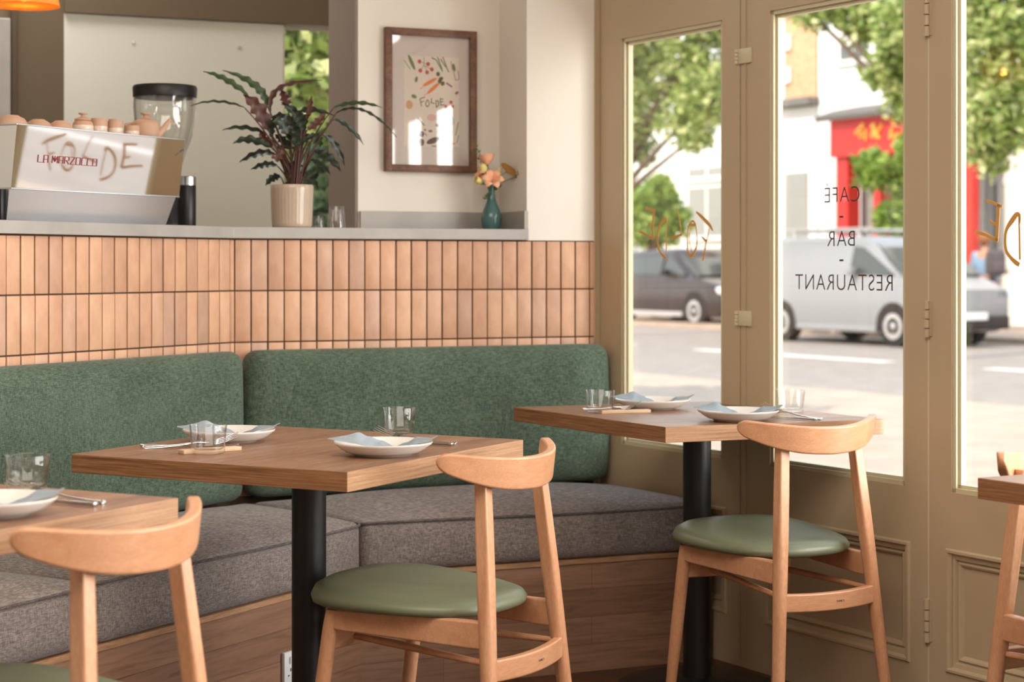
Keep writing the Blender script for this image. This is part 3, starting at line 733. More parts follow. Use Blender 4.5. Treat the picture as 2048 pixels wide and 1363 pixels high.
    loft(bm, rings); link('seat_pad', bm, 'vinyl', parent=root, auto=70)
    return root
ch = make_chair('beech chair with green pad drawn up to the middle table'); ch.location = (.0201, 3.7411, 0); ch.rotation_euler = (0, 0, math.radians(59.1))
dup(ch, loc=(.7687, 4.4199, 0), rz=math.radians(28.84), label='beech chair with green pad drawn up to the table by the window')
dup(ch, loc=(-.5589, 2.7357, 0), rz=math.radians(63.0), label='beech chair nearest the camera, its back cutting across the left table')
dup(ch, loc=(1.1379, 3.7840, 0), rz=math.radians(207.96), label='beech chair at the right edge of the picture, turned towards us')

# ------------------------------------------------------------------ table settings
TZ = .7501
def make_plate():
    bm = bb()
    prof = [(.002, .006), (.060, .0065), (.075, .010), (.092, .0205), (.1035, .0275), (.1055, .0290), (.1060, .0275), (.1040, .0240), (.0930, .0165), (.0915, .0145), (.082, .0095), (.0805, .0080), (.070, .0055), (.066, .0040), (.0625, 0), (.058, 0), (.056, .003), (.002, .003)]
    lathe(bm, prof, 72); return link('plate', bm, 'china', auto=70)
def make_napkin(seed, mirror=1):
    rnd = random.Random(seed); bm = bb(); NX, NY = 44, 16; g = {}
    def prof(r): return .007+.0225*max(0, (r-.065)/.041)**1.1 if r < .107 else .030
    for i in range(NX+1):
        for j in range(NY+1):
            u_ = i/NX*2-1; v_ = j/NY*2-1
            x = u_*.116; wdt = .040+.018*math.sin(u_*3.0+seed)*1
            y = v_*wdt*(1-.75*abs(u_)**3)+.018*math.sin(u_*2.2+.5)-.004
            r = math.hypot(x, y); z = prof(r)+.0022
            tent = .010*math.exp(-((u_+.45)/.20)**2)*(v_*.5+.5)**1.5+.006*math.exp(-((u_-.35)/.12)**2)*(v_*.5+.5)
            fold = .0028*math.sin(u_*9+v_*3+seed)*(1-abs(v_)**4)+.0016*math.sin(v_*11+u_*5)
            kp = [(-1, .036, .036), (-.7, .031, .040), (-.48, .028, .046), (-.3, .024, .036), (-.1, .016, .026), (.15, .010, .012), (.35, .016, .020), (.6, .026, .033), (.85, .031, .034), (1, .040, .040)]
            for (ua, fa, ba), (ub, fb, bb_) in zip(kp, kp[1:]):
                if u_ <= ub: tt = (u_-ua)/(ub-ua); tt = tt*tt*(3-2*tt); fr_ = fa+(fb-fa)*tt; bk_ = ba+(bb_-ba)*tt; break
            z = max(z, fr_+(bk_-fr_)*(v_*.5+.5))+max(0, fold)*.6
            g[i, j] = bm.verts.new((x*mirror, y, z))
    for i in range(NX):
        for j in range(NY): bm.faces.new((g[i, j], g[i+1, j], g[i+1, j+1], g[i, j+1]))
    bmesh.ops.solidify(bm, geom=bm.faces[:], thickness=.0011)
    return link('napkin', bm, 'napkin', auto=70)
def make_glass():
    bm = bb(); prof = [(.001, .0005), (.030, .0005), (.0355, .003), (.0365, .010), (.0400, .0605), (.0396, .0622), (.0385, .0605), (.0350, .014), (.030, .0095), (.001, .0088)]
    lathe(bm, prof, 64); return link('water_glass', bm, 'glass', auto=70)
def make_fork():
    bm = bb()
    P = [(-.100, 0, .0025), (-.06, 0, .003), (-.02, 0, .0055), (.02, 0, .011), (.045, 0, .010)]; Rr = [.0052, .0046, .0034, .0028, .0050]
    tube(bm, P, Rr, 10, flat=.38)
    box(bm, -.101, -.094, -.0055, .0055, .0005, .0052, .0012)
    rings = []
    for x, w_, z in ((.040, .005, .0105), (.050, .0105, .009), (.060, .0125, .0085), (.066, .0125, .0095)): rings.append([Vector((x, -w_, z-.0008)), Vector((x, w_, z-.0008)), Vector((x, w_, z+.0008)), Vector((x, -w_, z+.0008))])
    loft(bm, rings)
    for k in range(4):
        y = -.0108+k*.0072; tube(bm, [(.064, y, .0092), (.08, y, .013), (.095, y, .0185), (.110, y, .0255)], [.0014, .0014, .0012, .0006], 6)
    return link('fork', bm, 'steel', auto=50)
def make_knife():
    bm = bb(); tube(bm, [(-.108, 0, .004), (-.06, 0, .004), (-.005, 0, .004)], [.0052, .0056, .0042], 10, flat=.55)
    box(bm, -.110, -.102, -.006, .006, .0008, .0072, .0014)
    rings = []
    for x, w_ in ((-.005, .004), (.02, .008), (.07, .009), (.098, .006), (.108, .001)): rings.append([Vector((x, -w_, .0032)), Vector((x, w_*.8, .0036)), Vector((x, w_*.8, .0044)), Vector((x, -w_, .0042))])
    loft(bm, rings); return link('knife', bm, 'steel', auto=50)
def make_rest():
    bm = bb(); box(bm, -.070, .070, -.014, .014, 0, .009, .0012); return link('cutlery_rest', bm, 'rest', auto=30)
protos = {}
def put(kind, make, loc, rz, label, cat, group=None, rx=0, ry=0):
    if kind not in protos: protos[kind] = o = make()
    else:
        o = protos[kind].copy(); COL.objects.link(o)
        if 'group' in o: del o['group']
    o.location = loc; o.rotation_euler = (rx, ry, rz); tag(o, label, cat, group); return o
D = math.degrees; Rr = math.radians
def Tp(px, py, z=TZ): Y = F*(HC-z)/(py-CY); return ((px-CX)/F*Y, Y, z)
aim2, aim3 = math.atan2(.8827, .470), math.atan2(.3646, .9312)
# middle table
put('plate', make_plate, (-.275, 3.845, TZ), 0, 'white china plate on the chair side of the middle table', 'plate')
put('plate', make_plate, (-.650, 4.135, TZ), 0, 'white china plate on the bench side of the middle table', 'plate')
put('plate', make_plate, (.396, 5.07, TZ), 0, 'white china plate on the bench side of the window table', 'plate')
put('plate', make_plate, (.589, 4.69, TZ), 0, 'white china plate on the chair side of the window table', 'plate')
put('plate', make_plate, (-.845, 2.92, TZ), 0, 'white china plate on the left table, cut by the frame', 'plate')
for k, (x, y, rz, sd, lb) in enumerate(((-.275, 3.845, -.05, 1, 'pale blue-grey napkin folded across the chair-side plate of the middle table'), (-.650, 4.135, .08, 2, 'grey napkin across the bench-side plate of the middle table'),
        (.396, 5.07, -.12, 3, 'pale blue napkin on the bench-side plate of the window table'), (.589, 4.69, -.02, 4, 'pale blue napkin on the chair-side plate of the window table'), (-.845, 2.92, .1, 5, 'dark edged napkin on the plate of the left table'))):
    o = make_napkin(sd); o.location = (x, y, TZ); o.rotation_euler = (0, 0, rz); tag(o, lb, 'napkin')
put('glass', make_glass, Tp(416.5, 906), 0, 'clear glass tumbler at the near left of the middle table', 'glass')
put('glass', make_glass, Tp(798, 866), .4, 'clear glass tumbler behind the chair-side plate of the middle table', 'glass')
put('glass', make_glass, Tp(1200, 825), .9, 'clear glass tumbler at the left corner of the window table', 'glass')
put('glass', make_glass, Tp(1581, 823), .3, 'clear glass tumbler against the bright window on the window table', 'glass')
put('glass', make_glass, Tp(54, 978), .6, 'clear glass tumbler on the left table', 'glass')
# cutlery and rests: a is the handle end, b the tip end
def cutlery(hx, hy, tx, ty, where, flip=1):
    d = Vector((tx-hx, ty-hy)).normalized(); a = math.atan2(d.y, d.x)
    c = Vector((hx, hy))+d*.105; n = Vector((-d.y, d.x))*flip
    rp = Vector((hx, hy))+d*.150+n*.010
    put('fork', make_fork, (c.x, c.y, TZ+.0035), a, 'steel fork with raised tines '+where, 'fork', ry=-.035, rx=-.4 if n.y*flip < 0 else .4)
    k = c+n*.036-d*.0
    put('knife', make_knife, (k.x, k.y, TZ+.0006), a+.04*flip, 'steel knife beside the fork '+where, 'knife')
    return rp
rp = cutlery(-.122, 4.06, -.318, 4.165, 'behind the chair-side plate of the middle table', 1)
cutlery(-.8206, 3.976, -.622, 3.99, 'by the near left tumbler of the middle table', 1)
cutlery(.812, 4.70, .675, 4.88, 'on the chair side of the window table', 1)
cutlery(.1965, 5.06, .345, 4.925, 'on the bench side of the window table', 1)
cutlery(-.687, 3.05, -.872, 3.15, 'on the left table', 1)
for x, y, a, lb in ((-.655, 3.905, aim2-.43, 'pale wooden cutlery rest behind the near left tumbler of the middle table'), (.310, 4.935, aim3-.13, 'pale wooden cutlery rest on the bench side of the window table'), (-.885, 3.125, .1, 'pale wooden cutlery rest on the left table')):
    put('rest', make_rest, (x, y, TZ), a, lb, 'cutlery rest')

# ------------------------------------------------------------------ espresso machine on the counter (parallel to A)
CZ = 1.2690
oM = .085
xm0, xm1 = Ax(22, oM), Ax(358, oM)
MM = MA @ Matrix.Translation((xm0, oM, CZ)); LM = xm1-xm0
root = empty('espresso_machine', 'mirror-polished espresso machine on the left worktop', 'coffee machine', mw=MM)
zt_ = 1.5185-CZ; zb_ = 1.357-CZ; lean = .0208
bm = bb()   # upper hood, face leaning out at the top
hood = [(0, 0, zb_), (LM, 0, zb_), (LM, .42, zb_), (0, .42, zb_)]; top = [(-.0, -lean, zt_), (LM, -lean, zt_), (LM, .42, zt_), (0, .42, zt_)]
a = [bm.verts.new(p) for p in hood]; b = [bm.verts.new(p) for p in top]
bm.faces.new(a); bm.faces.new(b)
for i in range(4): bm.faces.new((a[i], a[(i+1) % 4], b[(i+1) % 4], b[i]))
link('body_panel', bm, 'chrome', parent=root, smooth=False)
bm = bb(); box(bm, -.003, LM+.003, -lean-.003, .42, zt_, zt_+.004, .001); box(bm, -.001, LM+.001, -.0015, .42, zb_-.0035, zb_-.0005)
link('edge_trim', bm, 'satin', parent=root, smooth=False)
bm = bb(); zl = .004; rings = [[Vector((.0, .006, zb_-.004)), Vector((LM-.008, .006, zb_-.004)), Vector((LM-.008, .40, zb_-.004)), Vector((.0, .40, zb_-.004))],
    [Vector((.0, .016, zl)), Vector((LM-.040, .016, zl)), Vector((LM-.040, .40, zl)), Vector((.0, .40, zl))]]
loft(bm, rings); link('lower_panel', bm, 'satin', parent=root, smooth=False)
bm = bb(); box(bm, -.014, -.0006, .02, .40, .001, zb_-.004, .002); link('end_cover', bm, 'black_plastic', parent=root)
for x in (.05, LM-.07):
    for y in (.04, .36): bm = bb(); lathe(bm, [(.015, 0), (.015, .0045)], 16, (x, y, 0)); link('foot', bm, 'black_plastic', parent=root)
# cup rail at the back of the warming tray
bm = bb(); tube(bm, [(.02, .40, zt_+.03), (LM-.02, .40, zt_+.03)], .004, 8)
for x in (.02, LM/2, LM-.02): tube(bm, [(x, .40, zt_+.003), (x, .40, zt_+.03)], .003, 8)
link('cup_rail', bm, 'satin', parent=root)
# maker's name in red line letters
bm = bb()
def glyphs():
    G = {'L': [[(0, 1), (0, 0), (1.3, 0)]], 'A': [[(0, 0), (0, 1), (.8, 1), (.8, 0)], [(0, .45), (.8, .45)]], 'M': [[(0, 0), (0, 1), (.5, .2), (1, 1), (1, 0)], [(.5, .2), (.5, 1)]],
         'R': [[(0, 0), (0, 1), (.8, 1), (.8, .5), (0, .5)], [(.3, .5), (.8, 0)]], 'Z': [[(0, 1), (.8, 1), (0, 0), (1.2, 0)]], 'O': [[(0, 0), (0, 1), (.8, 1), (.8, 0), (0, 0)]], 'C': [[(.8, 1), (0, 1), (0, 0), (1.2, 0)]]}
    x = 0
    for chx in 'LA MARZOCCO':
        if chx == ' ': x += .5; continue
        for st in G[chx]: yield [(x+p[0], p[1]) for p in st]
        x += 1.3 if chx == 'M' else 1.12
xw0 = Ax(70, oM)-xm0; xw1 = Ax(191, oM)-xm0; tot = 11.9
pz0 = zat(MA, Ax(70, oM), oM, 324)-CZ; 
hgt = .0165*1.0
for st in glyphs():
    P = []
    for p in st:
        x = xw0+(xw1-xw0)*p[0]/tot; z = pz0+p[1]*hgt*1.15; P.append(Vector((x, -lean*(z-zb_)/(zt_-zb_)-.0012, z)))
    for a_, b_ in zip(P, P[1:]): tube(bm, [a_, b_], .0009, 6)
link('name_badge', bm, 'red_paint', parent=root, smooth=False)

# crockery on the warming tray
TRAY = CZ+zt_+.0045
def on_machine(px, off):
    x = Ax(px, oM+off); return W2(MA, x, oM+off)
def crock(name, px, off, prof, label, cat, group=None, parts=(), split=None, mats=('clay', 'glaze')):
    x, y = on_machine(px, off)
    root = empty(name, label, cat, loc=(x, y, TRAY), group=group)
    bm = bb(); lathe(bm, prof, 40)
    if split is not None:
        for f in bm.faces:
            f.material_index = 1 if f.calc_center_median().z < split else 0
    link(name+'_body', bm, list(mats), parent=root, auto=60)
    root.scale = (1, 1, {'bowl': .60, 'jar': .74, 'cup': .95}[cat])
    return root
def bowl(px, off, r, h, label): return crock('bowl', px, off, [(r*.98, 0), (r, .004), (r*.97, h*.35), (r*.80, h*.72), (r*.5, h*.93), (r*.45, h), (r*.38, h), (r*.36, h*.95), (.001, h*.95)], label, 'bowl', 'clay bowls upside down on the coffee machine')
bowl(22, .08, .044, .050, 'large upside-down clay bowl at the left end of the coffee machine')
bowl(77, .09, .036, .046, 'upside-down clay bowl second from the left on the coffee machine')
bowl(121, .07, .034, .046, 'upside-down clay bowl beside the first lidded jar on the coffee machine')
def jar(px, off, r, h, label):
    rt = crock('lidded_jar', px, off, [(r*.92, 0), (r, h*.1), (r, h*.6), (r*.9, h*.85), (r*.72, h)], label, 'jar', split=h*.45)
    bm = bb(); lathe(bm, [(r*.80, h+.0005), (r*.78, h+.006), (r*.4, h+.012), (r*.2, h+.015), (r*.18, h+.020), (r*.42, h+.024), (r*.42, h+.028), (r*.1, h+.030)], 32); link('lid', bm, 'clay', parent=rt, auto=60); return rt
jar(166, .075, .029, .048, 'clay and cream lidded jar left of the teapots on the coffee machine')
jar(226, .16, .031, .050, 'lidded clay pot standing behind the small cups on the coffee machine')
def cup(px, off, r, h, label):
    return crock('cup', px, off, [(r*.85, 0), (r*.92, .003), (r, h*.5), (r, h-.002), (r*.97, h), (r*.9, h-.002), (r*.88, .006), (.001, .005)], label, 'cup', 'small clay cups on the coffee machine', split=h*.48)
cup(198, .07, .0235, .047, 'small two-tone clay cup between the two lidded pots')
cup(231, .06, .0215, .044, 'small two-tone clay cup in front of the lidded pot')
cup(264, .055, .0215, .034, 'lowest small clay cup in front of the teapot')
# teapot
x, y = on_machine(291, .11)
root = empty('teapot', 'pinkish clay teapot with knob lid at the right end of the coffee machine', 'teapot', loc=(x, y, TRAY)); root.scale = (1, 1, .98)
bm = bb(); lathe(bm, [(.036, 0), (.040, .004), (.0405, .045), (.037, .056), (.022, .062), (.001, .063)], 40); link('pot_body', bm, 'clay', parent=root, auto=60)
bm = bb(); lathe(bm, [(.022, .0625), (.020, .067), (.008, .069), (.006, .074), (.014, .078), (.014, .082), (.002, .083)], 32); link('lid', bm, 'clay', parent=root, auto=60)
d3 = Vector((.92, .38, 0)).normalized()
bm = bb(); P = [d3*.034+Vector((0, 0, .016)), d3*.050+Vector((0, 0, .032)), d3*.066+Vector((0, 0, .056)), d3*.073+Vector((0, 0, .064))]; tube(bm, P, [.014, .010, .0065, .0055], 14); link('spout', bm, 'clay', parent=root)
bm = bb(); P = [-d3*.036+Vector((0, 0, .050)), -d3*.058+Vector((0, 0, .046)), -d3*.060+Vector((0, 0, .020)), -d3*.036+Vector((0, 0, .012))]; tube(bm, P, .005, 10); link('handle', bm, 'clay', parent=root)

# grinder with clear hopper
hx, hy = (330-CX)/F*5.6, 5.6
root = empty('coffee_grinder', 'coffee grinder with clear hopper and black lid behind the machine', 'grinder', loc=(hx, hy, CZ))
def Zp(py, Y): return HC+(CY-py)/F*Y-CZ
zz = lambda p: Zp(p, 5.6)
bm = bb(); pr = [(.096, zz(196)), (.097, zz(215)), (.093, zz(245)), (.083, zz(275)), (.066, zz(305)), (.050, zz(335)), (.046, zz(352))]
lathe(bm, pr+[(r-.002, z) for r, z in reversed(pr)], 56); link('hopper', bm, 'hopper', parent=root, auto=60)
bm = bb(); lathe(bm, [(.001, zz(197)), (.090, zz(197)), (.098, zz(195)), (.0995, zz(176)), (.096, zz(172)), (.001, zz(171))], 56); link('hopper_lid', bm, 'black_plastic', parent=root, auto=50)
bm = bb(); lathe(bm, [(.001, 0.0), (.07, 0), (.07, .02), (.050, .05), (.052, zz(355)), (.001, zz(354))], 40); link('grinder_body', bm, 'black_plastic', parent=root, auto=50)
# black canister with steel collar
cx_, cy_ = (374-CX)/F*5.42, 5.42
root = empty('canister', 'slim black canister with steel collar right of the coffee machine', 'canister', loc=(cx_, cy_, CZ))
bm = bb(); lathe(bm, [(.026, 0), (.027, .003), (.027, Zp(371, 5.42)), (.026, Zp(370, 5.42))], 32); link('canister_body', bm, 'black_plastic', parent=root, auto=50)
bm = bb(); lathe(bm, [(.0275, Zp(370.5, 5.42)), (.0275, Zp(354, 5.42)), (.024, Zp(352.5, 5.42))], 32); link('collar', bm, 'satin', parent=root, auto=50)

# ------------------------------------------------------------------ potted plant
PY = 5.47; pxp = (584-CX)/F*PY
root = empty('potted_plant', 'rattlesnake-leaved plant in a ribbed cream pot on the worktop', 'plant', loc=(pxp, PY, CZ))
zp = lambda p: Zp(p, PY)
bm = bb(); H_ = zp(371)
def ribs(a, z):
    if z > H_*.80: return 1+.010*math.cos(a*24)*math.sin((z-H_*.8)/(H_*.2)*PI*1.5)
    return 1+.006*math.cos(a*36)
prof = [(.001, 0), (.058, 0), (.0605, .004)]+[(.0605+(.0655-.0605)*k/10, H_*k/10) for k in range(1, 11)]+[(.064, H_+.002), (.0605, H_-.002), (.060, H_-.02), (.001, H_-.02)]
lathe(bm, prof, 144, rfun=lambda a, z: ribs(a, z) if .006 < z < H_-.001 else 1); link('pot', bm, 'pot', parent=root, auto=60)
bm = bb(); lathe(bm, [(.001, H_-.018), (.059, H_-.018), (.059, H_-.012), (.001, H_-.010)], 24); link('soil', bm, 'soil', parent=root)
def pw(px, py, dy): v = at(px, py, PY+dy); return Vector((v.x-pxp, v.y-PY, v.z-CZ))
def plant_leaf(pts, width, mat, face=(0, -1, .25), waves=7, amp=.20, dy0=0, dy1=0, rnd=random):
    """pts: base of blade, middle, tip as measured points; a stem joins the blade to the pot"""
    n = 34; width = width*1.42; (x0, y0), (x1, y1), (x2, y2) = pts
    A, Bp, Cc = pw(x0, y0, dy0), pw(x1, y1, (dy0+dy1)/2), pw(x2, y2, dy1)
    mid = Bp*2-(A+Cc)/2; C_ = bez(A, mid, Cc, n)
    fv = Vector(face).normalized(); bm = bb(); rows = []
    for i, p in enumerate(C_):
        t = i/(n-1); tg = (C_[min(i+1, n-1)]-C_[max(i-1, 0)]).normalized(); sd = tg.cross(fv).normalized(); nr = sd.cross(tg)
        env = (math.sin(min(1, t*1.04)*PI)**.55)*(1-.25*t) if t < .93 else math.sin(min(1, .93*1.04)*PI)**.55*(1-.25*.93)*(1-t)/.07
        env = max(env, .03)
        row = []
        for k, s_ in enumerate((-1, -.5, 0, .5, 1)):
            ph = t*waves*2*PI+(PI*.5 if s_ > 0 else 0)
            wv_ = 1+amp*math.sin(ph)*abs(s_)*(1 if abs(s_) == 1 else .5)
            row.append(bm.verts.new(p+sd*(s_*width/2*env*wv_)+nr*(.10*width*abs(s_)+.09*width*math.cos(ph)*(abs(s_)**2)*env)))
        rows.append(row)
    for i in range(n-1):
        for k in range(4): bm.faces.new((rows[i][k], rows[i+1][k], rows[i+1][k+1], rows[i][k+1]))
    me = link('leaf', bm, mat, parent=root, auto=80)
    if A.z > H_:
        base = Vector((rnd.uniform(-.028, .028), rnd.uniform(-.03, .03), H_-.012)); md = base.lerp(A, .55)+Vector((0, 0, .012)); md.x = base.x+(A.x-base.x)*.40
        bm = bb(); tube(bm, bez(base, md, A, 8), [.0030]*3+[.0025]*3+[.0018]*2, 7); s_ = link('stem', bm, 'stem', parent=me)
q = lambda x, y: (370+x/4.009, 120+y/4.009)
a_, b_, c_ = 'leaf_a', 'leaf_b', 'leaf_c'
LV = [([(505, 285), (330, 160), (145, 95)], .017, b_, (-.2, -.8, .6)), ([(660, 370), (560, 205), (300, 85)], .020, b_, (-.2, -.8, .6)), ([(480, 385), (260, 335), (45, 370)], .013, a_, (0, -.55, .8)),
      ([(660, 560), (590, 400), (465, 280)], .036, c_, (.3, -1, .1)), ([(685, 420), (760, 230), (1100, 165)], .016, c_, (.2, -.7, .6)), ([(830, 400), (810, 320), (770, 240)], .026, c_, (0, -1, .2)),
      ([(660, 600), (480, 545), (300, 565)], .017, a_, (0, -.7, .7)), ([(690, 700), (520, 640), (385, 675)], .022, a_, (0, -.9, .5)), ([(720, 760), (590, 750), (440, 820)], .021, a_, (0, -.9, .5)),
      ([(740, 850), (640, 840), (530, 880)], .018, a_, (0, -.9, .4)), ([(760, 930), (700, 950), (645, 1010)], .018, a_, (0, -1, .2)), ([(920, 430), (1010, 400), (1200, 450)], .018, a_, (0, -.8, .6)),
      ([(1190, 385), (1380, 345), (1580, 385)], .014, b_, (0, -.8, .6)), ([(1210, 430), (1440, 410), (1695, 620)], .013, a_, (.1, -.6, .8)), ([(1190, 475), (1320, 545), (1430, 680)], .014, a_, (.1, -.8, .5)),
      ([(1090, 590), (1200, 680), (1280, 850)], .017, a_, (.2, -1, .3)), ([(1040, 730), (1150, 780), (1250, 895)], .022, a_, (.2, -1, .3)), ([(1010, 800), (1090, 840), (1170, 925)], .013, a_, (.2, -1, .3)),
      ([(980, 560), (1060, 500), (1130, 420)], .020, c_, (0, -1, .2)), ([(975, 480), (1000, 390), (1015, 285)], .013, c_, (0, -1, .1)), ([(880, 520), (900, 450), (770, 340)], .026, a_, (0, -1, .3)),
      ([(900, 560), (800, 470), (690, 470)], .030, a_, (0, -1, .4)), ([(850, 640), (780, 520), (690, 500)], .028, a_, (.2, -1, .3)), ([(960, 560), (920, 470), (860, 400)], .030, a_, (-.2, -1, .2)), ([(880, 690), (900, 560), (860, 470)], .034, a_, (0, -1, .1)),
      ([(960, 650), (930, 600), (830, 560)], .030, a_, (0, -1, .2)), ([(1000, 600), (1060, 640), (1080, 700)], .026, b_, (0, -1, .2)), ([(850, 710), (780, 640), (720, 600)], .020, a_, (0, -1, .3)), ([(800, 720), (740, 770), (700, 740)], .026, c_, (0, -1, .2)),
      ([(700, 690), (640, 640), (600, 560)], .020, c_, (0, -1, .2)), ([(900, 700), (960, 640), (1050, 600)], .018, a_, (0, -1, .5)), ([(830, 690), (760, 700), (1010, 710)], .010, a_, (0, -1, .5)), ([(860, 960), (870, 880), (880, 790)], .014, a_, (0, -1, .1)),
      ([(960, 960), (1020, 960), (1060, 1020)], .016, a_, (0, -1, .2)), ([(1000, 950), (1050, 930), (1060, 900)], .012, a_, (0, -1, .2)), ([(830, 900), (850, 860), (960, 850)], .020, a_, (0, -1, .2)), ([(920, 600), (940, 500), (1010, 440)], .024, c_, (0, -1, .2)), ([(700, 620), (700, 520), (760, 420)], .018, a_, (0, -1, .3))]
rl = random.Random(3)
for k, (pts, wd, mt, fc) in enumerate(LV):
    dy = rl.uniform(-.05, .05); far = rl.uniform(-.05, .06) if k > 3 else -.03
    plant_leaf([q(*p) for p in pts], wd, mt, fc, waves=max(4, int(.55*math.hypot(pts[0][0]-pts[2][0], pts[0][1]-pts[2][1])/40)), amp=.26, dy0=dy, dy1=dy+far, rnd=rl)
for k in range(5):
    ang = rl.uniform(0, 2*PI); bm = bb()
    base = Vector((.03*math.cos(ang), .03*math.sin(ang), H_-.012)); tip = Vector((.05*math.cos(ang)*1.5+rl.uniform(-.02, .02), .05*math.sin(ang), H_+rl.uniform(.10, .18)))
    tube(bm, [base, base.lerp(tip, .5)+Vector((0, 0, .01)), tip], [.003, .0025, .0015], 6); link('stem', bm, 'stem', parent=root)

# tumblers upside down by the plant
def small_tumbler(px, Y, r0, r1, h, label):
    bm = bb(); lathe(bm, [(r0, 0), (r1, h-.003), (r1*.95, h), (.001, h), (.001, h-.009), (r1*.85, h-.010), (r0-.0022, .0)], 40)
    o = link('tumbler', bm, 'glass', auto=60); o.location = ((px-CX)/F*Y, Y, CZ+.0002); tag(o, label, 'glass'); return o
small_tumbler(673, 5.50, .0285, .022, .0665, 'upturned clear tumbler on the worktop right of the plant pot')
small_tumbler(637, 5.62, .020, .016, .040, 'short clear tumbler half hidden behind the plant pot')

# ------------------------------------------------------------------ teal vase and flowers
VY = 5.78; vx = (983-CX)/F*VY
vz = lambda p: Zp(p, VY)
root = empty('flower_vase', 'teal glazed bottle vase at the right end of the worktop', 'vase', loc=(vx, VY, CZ))
k = VY/F
pf = [(.001, 0), (17*k, 0), (19.5*k, vz(450)), (21*k, vz(440)), (20*k, vz(430)), (16*k, vz(418)), (11*k, vz(406)), (8*k, vz(396)), (6.5*k, vz(386)), (6.5*k, vz(380)), (8.5*k, vz(374)), (8*k, vz(373.5)), (5*k, vz(380)), (5*k, vz(392)), (.001, vz(394))]
bm = bb(); lathe(bm, pf, 48); link('vase_body', bm, 'teal', parent=root, auto=70)
def fp(px, py, dy=0): v = at(px, py, VY+dy); return v
def flower(name, px, py, label, kind, dy=0, sz=1.0, tilt=(0, 0, 1)):
    P = fp(px, py, dy); base = Vector((vx, VY, CZ+vz(378)))
    rt = empty(name, label, 'flower', loc=base, group=None)
    H = P-base; bm = bb(); tube(bm, bez((0, 0, -.01), (H.x*.3, H.y*.3, H.z*.6), H, 8), .0013, 6); link('stem', bm, 'green_stem', parent=rt)
    ax = (H.normalized()+Vector(tilt)*.6).normalized(); rot = Vector((0, 0, 1)).rotation_difference(ax).to_matrix().to_4x4(); X = Matrix.Translation(H) @ rot
    rr = random.Random(int(px))
    if kind in ('rose', 'bud'):
        layers = 3 if kind == 'rose' else 1
        for L in range(layers):
            npet = 5
            for i in range(npet):
                bm = bb(); a0 = 2*PI*i/npet+L*.6; R = (.008+.0055*L)*sz; Hh = (.026+.004*L)*sz if kind == 'rose' else .026*sz; rows = []
                for j in range(7):
                    t = j/6; row = []
                    for m_ in range(5):
                        sN = (m_/4*2-1); aa = a0+sN*(.75 if t > .2 else .75*t/.2+.05); rad = R*math.sin(min(1, t*1.1+.12)*PI*.62)*(1+.5*t**3*L*.5)
                        row.append(bm.verts.new(X @ Vector((rad*math.cos(aa), rad*math.sin(aa), Hh*t-(abs(sN)**2)*Hh*.18*t))))
                    rows.append(row)
                for j in range(6):
                    for m_ in range(4): bm.faces.new((rows[j][m_], rows[j+1][m_], rows[j+1][m_+1], rows[j][m_+1]))
                link('petal', bm, 'yellow' if (kind == 'bud' or L == 0) else 'peach', parent=rt, auto=80)
        bm = bb(); tube(bm, [X @ Vector((0, 0, -.004)), X @ Vector((0, 0, .006))], [.002, .006*sz], 10); link('sepal', bm, 'green_stem', parent=rt)
    elif kind == 'lily':
        for i in range(6):
            bm = bb(); a0 = 2*PI*i/6; rows = []
            for j in range(9):
                t = j/8; rad = .004+.036*sz*t; zz_ = .022*math.sin(t*PI*.8); wd = .012*sz*math.sin(t*PI)**.7+.0006; row = []
                for m_ in range(4):
                    sN = m_/3*2-1; c0, s0 = math.cos(a0), math.sin(a0); row.append(bm.verts.new(X @ Vector((rad*c0-sN*wd*s0, rad*s0+sN*wd*c0, zz_-abs(sN)*.003))))
                rows.append(row)
            for j in range(8):
                for m_ in range(3): bm.faces.new((rows[j][m_], rows[j+1][m_], rows[j+1][m_+1], rows[j][m_+1]))
            link('petal', bm, 'peach', parent=rt, auto=80)
    elif kind == 'yarrow':
        bm = bb()
        for i in range(260):
            a = rr.uniform(0, 2*PI); r = .030*sz*math.sqrt(rr.random()); c = X @ Vector((r*math.cos(a), r*math.sin(a), .010-(r/.03)**2*.008+rr.uniform(-.001, .001)))
            bmesh.ops.create_icosphere(bm, subdivisions=1, radius=.0026, matrix=Matrix.Translation(c))
        link('floret_cluster', bm, 'mustard', parent=rt)
        bm = bb()
        for i in range(8):
            a = 2*PI*i/8; tube(bm, [X @ Vector((0, 0, -.012)), X @ Vector((.02*sz*math.cos(a), .02*sz*math.sin(a), .004))], .0008, 5)
        link('branch', bm, 'green_stem', parent=rt)
    elif kind == 'sprig':
        bm = bb(); s0 = Vector((0, 0, 0))
        for i in range(18):
            t = .35+.65*i/17; p = bez((0, 0, -.01), (H.x*.3, H.y*.3, H.z*.6), H, 2)[0].lerp(H, t); a = i*2.4; d = Vector((math.cos(a), math.sin(a), .5)).normalized()*.010
            v = [bm.verts.new(p), bm.verts.new(p+d*.6+Vector((0, 0, .004))), bm.verts.new(p+d*1.3), bm.verts.new(p+d*.6-Vector((0, 0, .004)))]; bm.faces.new(v)
        link('leaf', bm, 'green_stem', parent=rt, smooth=False)
    return rt
flower('rose', 975, 330, 'peach and yellow bloom topmost in the teal vase', 'rose', .0, 1.05)
flower('flower_bud', 970, 350, 'long pale yellow bud left in the teal vase', 'bud', -.01, 1.45)
flower('flower_bud', 966, 367, 'round yellow bud lowest on the left of the teal vase', 'bud', -.02, 1.3, (-.6, -.5, .3))
flower('lily', 985, 362, 'open peach star-shaped flower in the middle of the teal vase', 'lily', -.02, .95, (.1, -1.5, .4))
flower('lily', 966, 352, 'peach star-shaped flower reaching left from the teal vase', 'lily', .0, .65, (-1.5, -.8, .2))
